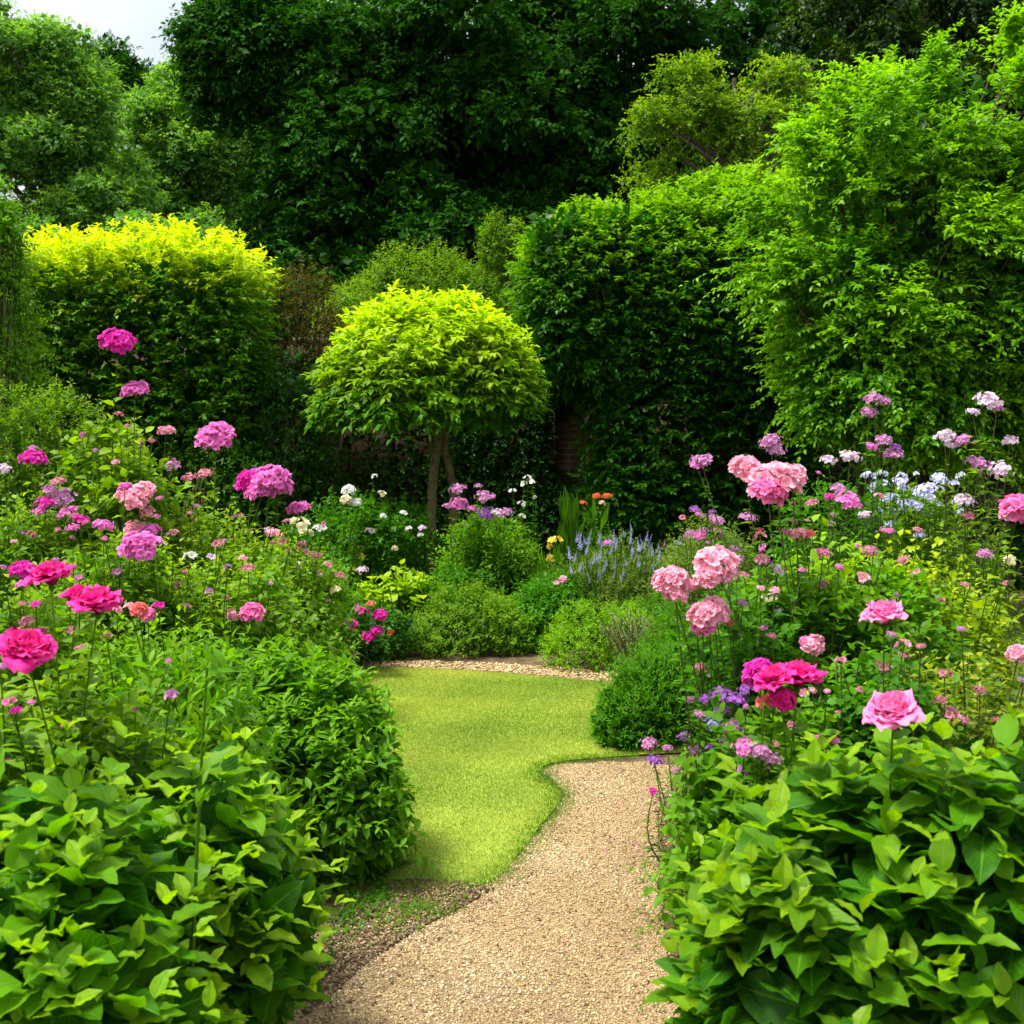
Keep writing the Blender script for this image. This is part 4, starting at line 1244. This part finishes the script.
def straps(name, label, cat, px, d, wpx, top, mat, n=70, w_=.022, blooms=(), lean=.3):
    cx = gx(px, d); h = gz(top, d); rx = wpx / F * d / 2
    o = np.array([cx, d, 0]); t = thing(name, label, cat, o)
    a_ = rng.uniform(0, 6.28, n); rr = rng.uniform(0, 1, n) ** .6
    b = np.stack([cx + rx * .3 * rr * np.cos(a_), d + .15 * rr * np.sin(a_), np.zeros(n)], 1)
    T = np.stack([rx * rr * np.cos(a_), .3 * rr * np.sin(a_), np.full(n, h)], 1)
    Nn = np.stack([-np.cos(a_), -np.sin(a_), np.full(n, .1)], 1)
    Lv = Leaves()
    Lv.add(b, T, -Nn, h * rng.uniform(.55, 1.05, n), w_, rng.uniform(-.05, lean, n), .2, rng.uniform(0, 1, n), rng.uniform(0, .5, n))
    Lv.build('foliage', M[mat], t, o, n=6, shape='strap')
    bp = []
    for q in blooms:
        bp.append(bloom(t, o, *q[:5], q[5] if len(q) > 5 else d))
    if bp:
        B_ = np.array(bp); S_ = B_ * [1, 1, 0]; S_[:, 0] = cx + (S_[:, 0] - cx) * .3
        tubes('flower_stalk', curve_pts(S_, B_, 7, lean=.02), .008, .004, M['stem'], t, o, 4)
    return t


straps('iris', 'clump of upright sword leaves against the dark hedge', 'plant', 572, 11.4, 62, 486, 'mid', 60, .015)
straps('daylily', 'yellow daylily with arching strap leaves beside the phlox', 'flowers', 548, 10.2, 60, 545, 'mid', 60, .018,
       [(554, 541, 10, 'small', 'yellow'), (550, 546, 6, 'small', 'yellow'), (551, 558, 9, 'small', 'yellow'), (545, 575, 4, 'small', 'cream')])
herb('orange_lily', 'thin plant carrying orange red flat flowers before the hedge', 'flowers', 603, 11, 40, 520, None, 'mid', ll=.05, wr=.4, k=14, n=40, gt=.3,
     blooms=[(597, 496, 9, 'head', 'orange'), (607, 496, 10, 'head', 'orange'), (583, 503, 5, 'small', 'orange'), (602, 503, 6, 'small', 'cream')])
rb = [(x_ + rng.normal() * 3, y_, 34 * rng.uniform(.6, 1.1), 'spike', 'bluelilac') for x_, y_ in [(575, 560), (581, 550), (587, 556), (593, 545), (599, 562), (606, 548), (611, 556), (617, 545), (624, 538), (630, 545), (633, 532), (639, 552), (645, 548), (650, 558), (627, 560), (641, 568), (657, 566), (613, 570), (590, 571)]]
rb += [(rng.uniform(572, 662), rng.uniform(540, 585), rng.uniform(16, 28), 'spike', 'bluelilac') for _ in range(45)]
herb('catmint', 'hazy blue grey catmint clump right of the daylily', 'catmint', 612, 9.9, 140, 548, None, 'grey', ll=.028, wr=.4, k=20, n=150, gt=.2, stemr=.003, blooms=rb, bleaf=False)
herb('pink_rosebush', 'low bush with one small pink rose behind the clipped mounds', 'rose', 565, 9.9, 76, 580, None, 'mid', ll=.035, wr=.6, k=14, n=100,
     blooms=[(563, 580, 9, 'mop', 'pale'), (556, 583, 6, 'small', 'pale'), (583, 594, 5, 'small', 'orange'), (547, 616, 6, 'small', 'bluewhite'), (540, 617, 5, 'small', 'white'), (553, 617, 5, 'small', 'white')])
herb('lilac_phlox', 'loose plant with small lilac flowers before the ivy hedge', 'flowers', 690, 9.6, 130, 540, None, 'grey', ll=.04, wr=.35, k=16, n=120,
     blooms=[(607, 543, 10, 'head', 'lilac', 9.8), (691, 536, 14, 'head', 'lilac'), (695, 509, 8, 'small', 'purple'), (717, 520, 14, 'head', 'mauve'), (705, 530, 9, 'head', 'mauve'), (664, 548, 18, 'spike', 'lilac'), (677, 543, 6, 'small', 'bluelilac'), (702, 516, 8, 'head', 'mauve'), (733, 547, 9, 'head', 'mauve')])
herb('buff_grass', 'wispy plant with buff seed plumes at the end of the left bed', 'grass', 305, 7.2, 80, 610, None, 'fresh', ll=.10, wr=.10, k=14, n=110, gt=.3, incl=25, droop=.0, tlo=.05,
     blooms=[(300, 565, 14, 'head', 'cream'), (318, 575, 12, 'head', 'cream'), (335, 590, 12, 'head', 'cream'), (292, 600, 12, 'head', 'lilacwhite'), (285, 585, 14, 'head', 'dusky'), (340, 575, 10, 'head', 'dusky'), (318, 572, 9, 'head', 'dusky'), (328, 600, 10, 'head', 'cream'), (362, 570, 12, 'head', 'lilacwhite')])
herb('green_clump', 'mid green leafy clump behind the buff plumes', 'plant', 300, 8.6, 130, 560, None, 'mid', ll=.05, wr=.4, k=16, n=130)
herb('green_clump', 'leafy clump between the magenta geranium and the left bed', 'plant', 318, 8.2, 56, 610, None, 'fresh', ll=.045, wr=.45, k=16, n=110)

# ---- left bed, back to front
herb('pale_rosebush', 'leafy rose bush with pale pink and white flowers at the back of the left bed', 'rose', 265, 7.2, 130, 530, None, 'rose', ll=.045, wr=.6, k=18, n=170, gt=.5,
     blooms=[(272, 533, 18, 'head', 'pale'), (284, 541, 8, 'small', 'lilac'), (300, 545, 9, 'small', 'dusky'), (316, 555, 12, 'head', 'dusky'), (288, 552, 9, 'head', 'pale'), (248, 563, 14, 'head', 'dusky'), (300, 525, 14, 'small', 'cream'), (322, 528, 8, 'small', 'white')])
herb('tall_rosebush', 'tall rose bush whose highest lilac pink heads stand before the golden hedge', 'rose', 122, 6.0, 120, 425, None, 'rose', ll=.07, wr=.6, k=20, n=120, gt=.45, shape=1.0, seg=3,
     blooms=[(118, 342, 35, 'pom', 'magenta', 5.7), (135, 391, 28, 'pom', 'lilac', 5.7), (166, 432, 19, 'pom', 'pale', 5.8), (117, 463, 12, 'head', 'pale', 5.8), (152, 441, 8, 'head', 'dusky', 5.8)])
herb('magenta_phlox', 'rose bush with flat magenta heads at mid left', 'flowers', 215, 5.9, 130, 500, None, 'rose', ll=.05, wr=.5, k=18, n=150, gt=.4,
     blooms=[(216, 437, 39, 'pom', 'lilac', 5.6), (252, 482, 34, 'pom', 'magenta', 5.5), (270, 480, 40, 'pom', 'lilac', 5.4), (262, 493, 34, 'pom', 'lilac', 5.4), (280, 487, 30, 'pom', 'lilac', 5.45), (299, 509, 23, 'pom', 'lilac', 5.5)])
herb('maroon_shrub', 'dark maroon leaved plant among the left roses', 'plant', 190, 6.4, 90, 468, None, 'maroon', ll=.035, wr=.5, k=16, n=60, smat='darkstem', tlo=.5,
     blooms=[(205, 474, 18, 'head', 'dusky'), (190, 478, 16, 'head', 'dusky'), (172, 466, 16, 'head', 'mauve')])
herb('rosebush', 'rose bush at the left edge with one magenta bloom above', 'rose', 30, 6.0, 150, 500, None, 'rose', ll=.05, wr=.6, k=18, n=170, gt=.4,
     blooms=[(33, 459, 26, 'pom', 'magenta', 5.8), (4, 469, 16, 'head', 'lilacwhite', 5.8), (46, 503, 22, 'head', 'magenta'), (62, 498, 26, 'head', 'mauve'), (68, 512, 20, 'head', 'lilac'), (58, 482, 16, 'head', 'dusky'), (40, 512, 16, 'head', 'lilac'), (50, 490, 16, 'head', 'mauve'), (33, 448, 10, 'head', 'mauve', 5.9)])
herb('rosebush', 'rose bush with pale pink clustered blooms in the middle of the left bed', 'rose', 140, 5.2, 190, 535, None, 'rose', ll=.048, wr=.6, k=20, n=230, gt=.45,
     blooms=[(126, 496, 22, 'pom', 'pale'), (143, 491, 26, 'pom', 'pale'), (135, 502, 26, 'pom', 'pale'), (125, 487, 14, 'pom', 'lilac'), (140, 548, 42, 'pom', 'lilac', 4.7), (135, 529, 22, 'pom', 'pale', 4.9), (150, 531, 22, 'pom', 'lilac', 4.9), (147, 512, 16, 'head', 'dusky'), (103, 526, 22, 'head', 'lilac'), (80, 520, 20, 'head', 'magenta'), (73, 528, 14, 'head', 'lilac'), (190, 556, 11, 'small', 'white'), (212, 557, 8, 'small', 'lilacwhite'), (217, 544, 10, 'small', 'dusky'), (174, 533, 7, 'small', 'dusky')])
herb('rosebush', 'leafy rose bush with small coral buds right side of the left bed', 'rose', 235, 5.2, 150, 570, None, 'rose', ll=.045, wr=.6, k=20, n=200, gt=.4,
     blooms=[(252, 614, 24, 'mop', 'pink', 4.9), (232, 617, 12, 'mop', 'pale', 4.9), (248, 568, 14, 'head', 'dusky'), (243, 558, 10, 'head', 'pale')])
herb('rosebush', 'rose bush with dull magenta clusters at the left edge', 'rose', 40, 4.5, 180, 575, None, 'rose', ll=.045, wr=.6, k=20, n=200, gt=.4,
     blooms=[(23, 571, 27, 'pom', 'magenta'), (22, 584, 14, 'head', 'lilac'), (36, 604, 12, 'head', 'magenta'), (27, 621, 16, 'head', 'dusky'), (42, 630, 12, 'head', 'magenta'), (3, 645, 13, 'head', 'lilac'), (80, 648, 11, 'head', 'dusky')])
herb('fern_plant', 'feathery fresh green growth in the left bed below the coral rose', 'plant', 160, 4.2, 220, 618, None, 'fresh', ll=.05, wr=.38, k=24, n=230, gt=.3,
     blooms=[(139, 611, 18, 'mop', 'coral'), (148, 615, 16, 'mop', 'pink'), (158, 606, 9, 'small', 'magenta'), (107, 636, 8, 'small', 'dusky'), (130, 607, 9, 'small', 'pale')])
herb('rose_plant', 'rose plant carrying three large vivid pink blooms at the left', 'rose', 60, 3.35, 230, 665, None, 'rose', ll=.055, wr=.6, k=18, n=150, gt=.3, seg=3,
     blooms=[(27, 655, 60, 'rose', 'hot', 2.7), (51, 580, 47, 'rose', 'hot', 3.2), (97, 608, 50, 'rose', 'hot', 3.1), (78, 598, 32, 'rose', 'hot', 3.3), (8, 702, 9, 'small', 'pink', 2.9), (15, 711, 9, 'small', 'magenta', 2.9)])
herb('green_clump', 'upright green stems behind the big leaved shrub at left', 'plant', 170, 3.6, 150, 655, None, 'fresh', ll=.07, wr=.3, k=14, n=80, incl=35, gt=.3, seg=3)
mound('bushy_shrub', 'dense fresh green bush overhanging the left edge of the lawn', 'shrub',
      [((gx(300, 4.7), 4.75, .36), (.36, .42, .42)), ((gx(345, 4.6), 4.6, .22), (.25, .36, .37)), ((gx(250, 4.9), 5.0, .46), (.32, .4, .36))], 'fresh', 330, .19, 11, .072, fill=900, fill_ll=.07, seg=3, stems=24, out=.6, upw=.5, rnd=.35, gtip=.35, wr=.40, low=-.9, amp=.13, mode='spiral', incl=62, depth=(.70, .97), droop=.2)

FR = dict(mode='pairs', incl=64, up=.92, curl=.20, fold=.34, jit=.16, droop=-0.02, flatT=.7, seg=8, uvs=True, across=3, wr=.54, rnd=.22, depth=(.80, 1.02), t0=.05, tiny_tip=.42, stemmat='stem', lshape='ovate')
mound('broad_leaf_shrub', 'big leaved shrub spilling over soil left of the path, second from the front', 'shrub',
      [((gx(190, 3.15), 3.2, .36), (.24, .32, .42)), ((gx(246, 3.05), 3.15, .32), (.13, .24, .24))], 'front', 95, .20, 8, .115, fill=160, fill_ll=.11, stems=22, out=.55, upw=.8, gtip=.7, low=-.75, amp=.06, **FR)
mound('broad_leaf_shrub', 'nearest big leaved glossy shrub in the bottom left corner', 'shrub',
      [((gx(-40, 2.5), 2.75, .36), (.46, .40, .47)), ((gx(78, 2.5), 2.6, .27), (.16, .28, .33)), ((gx(30, 2.45), 2.55, .28), (.28, .32, .42))], 'front', 88, .22, 8, .132, fill=200, fill_ll=.14, stems=22, out=.55, upw=.8, gtip=.6, low=-.85, amp=.06, **FR)

# ---- right bed, back to front
herb('bellflower', 'cloud of pale lilac white bellflowers before the dark ivy hedge', 'flowers', 915, 6.6, 150, 495, None, 'rose', ll=.04, wr=.45, k=16, n=130, gt=.4,
     blooms=[(860 + rng.uniform(0, 105), 474 + rng.uniform(0, 40), rng.uniform(5, 9), 'small', 'bluewhite', 6.3 + rng.uniform(0, .4)) for _ in range(50)] + [(x_, y_, s_, 'head', 'bluewhite', 6.3) for x_, y_, s_ in ((900, 482, 18), (925, 490, 22), (940, 480, 18), (885, 500, 14), (915, 505, 16), (962, 500, 16), (890, 525, 14), (872, 530, 12), (920, 535, 12))])
herb('tall_phlox', 'tall purple phlox towering over the right bed, with stacked flower heads', 'flowers', 880, 6.0, 60, 480, None, 'mid', ll=.07, wr=.4, k=18, n=34, smat='darkstem',
     blooms=[(874, 399, 22, 'head', 'mauve', 5.8), (884, 402, 14, 'head', 'mauve', 5.8), (869, 412, 16, 'head', 'mauve', 5.8), (884, 440, 18, 'head', 'mauve', 5.7), (872, 447, 14, 'head', 'lilac', 5.7), (893, 454, 20, 'head', 'mauve', 5.7), (896, 447, 10, 'head', 'purple', 5.7)])
herb('tall_phlox', 'tall faded phlox with silvery mauve heads at the far right', 'flowers', 975, 5.9, 110, 470, None, 'rose', ll=.07, wr=.4, k=20, n=60, smat='darkstem',
     blooms=[(988, 400, 26, 'head', 'lilacwhite', 5.7), (997, 408, 14, 'head', 'mauve', 5.7), (973, 412, 14, 'head', 'lilacwhite', 5.7), (945, 436, 20, 'head', 'lilacwhite', 5.6), (962, 441, 22, 'head', 'mauve', 5.6), (1010, 441, 16, 'head', 'lilacwhite', 5.7), (978, 464, 24, 'head', 'mauve', 5.6), (1000, 470, 24, 'head', 'lilacwhite', 5.6), (965, 500, 20, 'head', 'lilacwhite', 5.6), (950, 445, 12, 'head', 'lilacwhite', 5.6), (968, 515, 14, 'head', 'dusky', 5.6), (1002, 503, 12, 'head', 'dusky', 5.6), (985, 555, 14, 'head', 'mauve', 5.4)])
herb('lilac_phlox', 'phlox with dull pink and mauve heads left of the tall purple one', 'flowers', 830, 6.0, 130, 488, None, 'mid', ll=.05, wr=.4, k=16, n=110, smat='darkstem',
     blooms=[(770, 441, 22, 'head', 'mauve', 5.7), (775, 449, 20, 'head', 'mauve', 5.7), (702, 461, 22, 'head', 'mauve', 6.2), (697, 466, 14, 'head', 'lilac', 6.2), (828, 460, 16, 'head', 'lilacwhite', 5.8), (850, 457, 22, 'head', 'lilacwhite', 5.8), (838, 488, 16, 'head', 'mauve', 5.6), (848, 500, 28, 'head', 'lilac', 5.5), (830, 497, 12, 'head', 'magenta', 5.6), (812, 503, 14, 'head', 'dusky', 5.6), (748, 518, 18, 'head', 'mauve', 5.4), (800, 470, 10, 'head', 'dusky', 5.6), (760, 537, 10, 'small', 'dusky', 5.5), (865, 515, 14, 'head', 'lilacwhite', 5.6)])
herb('haze_plant', 'thin stemmed plant with tiny purple flowers left of the right bed', 'flowers', 720, 7.2, 90, 520, None, 'grey', ll=.035, wr=.35, k=16, n=70, smat='darkstem',
     blooms=[(697, 511, 8, 'head', 'purple'), (717, 521, 14, 'head', 'mauve'), (700, 535, 14, 'head', 'lilac'), (712, 512, 8, 'head', 'purple'), (690, 533, 10, 'head', 'mauve'), (735, 550, 12, 'head', 'mauve')])
herb('golden_rosebush', 'yellow green rose bush filling the middle of the right bed', 'rose', 900, 4.9, 260, 545, None, 'goldrose', ll=.045, wr=.65, k=22, n=330, gt=.75, ry=.4,
     blooms=[(1018, 510, 34, 'mop', 'pink', 4.5), (1008, 515, 18, 'mop', 'pale', 4.5), (870, 551, 16, 'head', 'dusky'), (903, 560, 12, 'head', 'dusky'), (985, 553, 14, 'head', 'mauve'), (965, 585, 10, 'head', 'dusky'), (1010, 560, 12, 'small', 'cream'), (940, 600, 8, 'small', 'dusky')])
herb('rosebush', 'lush light green rose bush right of the pale pink blooms', 'rose', 830, 4.5, 180, 530, None, 'fresh', ll=.05, wr=.7, k=22, n=210, gt=.45, smat='darkstem', ry=.35, seg=3,
     blooms=[(745, 470, 32, 'mop', 'pale', 4.3), (775, 484, 50, 'mop', 'pale', 4.2), (768, 492, 36, 'mop', 'pink', 4.15), (792, 478, 30, 'mop', 'pale', 4.25), (797, 534, 20, 'head', 'pale', 4.3), (806, 535, 18, 'head', 'coral', 4.3), (786, 532, 14, 'head', 'dusky', 4.3), (823, 553, 16, 'head', 'pink', 4.2), (770, 598, 16, 'head', 'cream', 4.2), (778, 610, 10, 'head', 'white', 4.2), (760, 530, 8, 'head', 'coral', 4.3)])
herb('pale_rosebush', 'rose bush with three big pale pink blooms leaning toward the lawn', 'rose', 755, 4.3, 110, 575, None, 'mid', ll=.05, wr=.5, k=20, n=120, smat='darkstem', ry=.3, seg=3,
     blooms=[(716, 566, 42, 'mop', 'pale', 3.95), (709, 578, 28, 'mop', 'pale', 3.92), (671, 583, 36, 'mop', 'pale', 3.95), (675, 594, 24, 'mop', 'pale', 3.93), (703, 617, 32, 'mop', 'pale', 3.9), (714, 611, 30, 'mop', 'pale', 3.92), (703, 627, 22, 'mop', 'pink', 3.9), (692, 586, 12, 'mop', 'pale', 3.95), (736, 559, 14, 'head', 'mauve', 4.1), (766, 562, 14, 'head', 'mauve', 4.2), (778, 570, 14, 'head', 'lilacwhite', 4.2), (728, 622, 12, 'head', 'coral', 4), (772, 636, 10, 'head', 'dusky', 4)])
herb('olive_rosebush', 'sprawling brownish rose bush behind the front right shrub', 'rose', 950, 3.9, 240, 645, None, 'olive', ll=.035, wr=.7, k=18, n=250, gt=.6, ry=.4, smat='darkstem',
     blooms=[(1018, 655, 22, 'mop', 'pale', 3.6), (1022, 680, 12, 'head', 'lilacwhite', 3.6), (905, 655, 12, 'head', 'dusky'), (940, 700, 14, 'head', 'dusky'), (980, 690, 12, 'head', 'dusky'), (860, 690, 10, 'head', 'dusky'), (965, 720, 12, 'head', 'pale')])
herb('rose_plant', 'rose plant with one clear pink open bloom at the right', 'rose', 865, 3.7, 110, 640, None, 'mid', ll=.05, wr=.65, k=18, n=80, smat='darkstem', ry=.25, seg=3,
     blooms=[(884, 620, 47, 'rose', 'pink', 3.2), (812, 646, 22, 'mop', 'pale', 3.6), (806, 642, 12, 'mop', 'pink', 3.6), (818, 640, 12, 'mop', 'dusky', 3.6)])
herb('rose_plant', 'rose plant with a vivid magenta pink cluster above the front right shrub', 'rose', 790, 3.5, 130, 700, None, 'fresh', ll=.055, wr=.6, k=16, n=80, ry=.25, seg=3,
     blooms=[(798, 682, 52, 'rose', 'hot', 3.15), (775, 684, 42, 'rose', 'hot', 3.1), (760, 675, 34, 'mop', 'magenta', 3.2), (782, 700, 26, 'mop', 'hot', 3.1), (765, 702, 14, 'small', 'coral', 3.1)])
mound('grassy_mound', 'rounded fine leaved green mound where the path meets the lawn', 'shrub',
      [((gx(655, 6.5), 6.6, .17), (.29, .34, .30)), ((gx(692, 6.6), 6.7, .2), (.28, .34, .32)), ((gx(622, 6.45), 6.5, .08), (.15, .25, .20))], 'mid', 900, .15, 11, .034, fill=900, stems=20, out=.5, upw=.65, rnd=.25, wr=.28, incl=38, low=-.9, gtip=.3, vshift=.1, depth=(.72, 1.06), amp=.15)
mound('leafy_mound', 'green fine leaved growth behind the path side mound', 'shrub',
      [((gx(715, 7.2), 7.3, .3), (.45, .4, .42)), ((gx(770, 6.6), 6.7, .32), (.45, .4, .5))], 'fresh', 650, .14, 10, .032, fill=700, stems=18, out=.5, upw=.6, wr=.35, incl=45, gtip=.2)
vb = [(720, 694, 22, 'head', 'purple', 3.75), (735, 700, 24, 'head', 'purple', 3.7), (705, 699, 14, 'head', 'purple', 3.8), (716, 725, 22, 'head', 'bluelilac', 3.75), (733, 727, 22, 'head', 'mauve', 3.7), (760, 752, 26, 'head', 'mauve', 3.1), (745, 748, 24, 'head', 'lilac', 3.2), (772, 760, 20, 'head', 'mauve', 3.1), (727, 745, 20, 'head', 'mauve', 3.6), (649, 744, 18, 'head', 'mauve', 4.8), (655, 761, 18, 'head', 'purple', 4.7), (684, 736, 12, 'head', 'purple', 4.3), (653, 791, 11, 'head', 'magenta', 4.4), (708, 772, 12, 'head', 'purple', 4.0), (676, 770, 8, 'head', 'mauve', 4.3), (700, 668, 14, 'head', 'dusky', 4.2), (708, 675, 8, 'head', 'lilacwhite', 4.2), (700, 715, 14, 'head', 'mauve', 3.9), (745, 690, 14, 'head', 'purple', 3.7), (722, 710, 16, 'head', 'purple', 3.75), (695, 750, 14, 'head', 'mauve', 4.0), (712, 748, 14, 'head', 'purple', 3.9), (742, 770, 14, 'head', 'mauve', 3.4), (668, 748, 10, 'head', 'mauve', 4.5), (690, 700, 10, 'head', 'mauve', 4.0)]
herb('verbena', 'airy plant with clustered purple flowers spilling over the gravel', 'flowers', 700, 4.5, 100, 750, None, 'fresh', ll=.026, wr=.45, k=16, n=60, shape=.8, gt=.3, blooms=vb, smat='darkstem', stemr=.002, ry=.3)
herb('path_weed', 'low leafy weed at the right edge of the gravel path', 'weed', 700, 4.3, 60, 840, None, 'fresh', ll=.025, wr=.5, k=12, n=60, shape=.8, stemr=.002)
herb('path_weed', 'small dusty weed nearest the front right shrub', 'weed', 690, 4.0, 60, 870, None, 'olive', ll=.022, wr=.45, k=12, n=60, shape=.8, stemr=.002)
herb('light_weed', 'pale green broad leaved seedlings under the purple flowers', 'weed', 770, 4.0, 90, 765, None, 'lime', ll=.05, wr=.7, k=8, n=50, shape=.8, gt=.2, seg=3)

mound('broad_leaf_shrub', 'large glossy big leaved shrub filling the bottom right corner', 'shrub',
      [((gx(915, 2.6), 2.85, .34), (.42, .40, .47)), ((gx(835, 2.55), 2.7, .30), (.26, .32, .38)), ((gx(1015, 2.5), 2.75, .38), (.34, .38, .50)), ((gx(790, 2.6), 2.65, .22), (.19, .26, .28))], 'front2', 84, .23, 8, .140, fill=220, fill_ll=.14, stems=20, out=.55, upw=.8, gtip=.6, low=-.85, amp=.06, **FR)
herb('rose_plant', 'single large pink rose standing above the bottom right shrub', 'rose', 897, 2.85, 30, 790, None, 'front2', ll=.08, wr=.55, k=6, n=3, seg=6, uvs=True,
     blooms=[(893, 718, 60, 'rose', 'pink', 2.65)])


def spike_plant():
    d = 2.78
    o = at(188, 0, d); o[2] = 0
    t = thing('tall_weed', 'single tall green stem with upright narrow leaves rising from the left shrub', 'plant', o)
    a_ = o.copy(); b = at(207, 668, d)
    pts = curve_pts(a_[None], b[None], 9, lean=.005)
    tubes('stem', pts, .006, .003, M['stem'], t, o, 6)
    Lv = Leaves()
    shoots(Lv, pts[:, 5], pts[:, 8] - pts[:, 5], np.array([np.linalg.norm(b - pts[0, 5])]), 22, .06, wr=.22, incl=26, g=.2, up=.2, droop=0, jit=.1)
    Lv.build('foliage', M['fresh'], t, o, n=4)


spike_plant()

# repeats share a group
GROUPS = {'broad_leaf_shrub': 'big leaved shrubs in the front corners', 'box_mound': 'low rounded mounds beyond the lawn', 'rosebush': 'rose bushes in the two borders',
          'pale_rosebush': 'rose bushes in the two borders', 'rose_plant': 'single rose plants in the two borders', 'tall_phlox': 'tall phlox plants', 'lilac_phlox': 'lilac phlox plants',
          'pale_tree': 'pale trees at the top left', 'dark_tree': 'dark trees behind the garden', 'belt_tree': 'far trees closing the view', 'leafy_mound': 'fine leaved green mounds',
          'path_weed': 'weeds along the gravel edge', 'green_clump': 'green leafy clumps in the left bed', 'olive_shrub': 'small leaved olive shrubs'}
for ob in list(scene.objects):
    if ob.parent is None and ob.get('category'):
        g_ = GROUPS.get(ob.name.split('.')[0])
        if g_: ob['group'] = g_
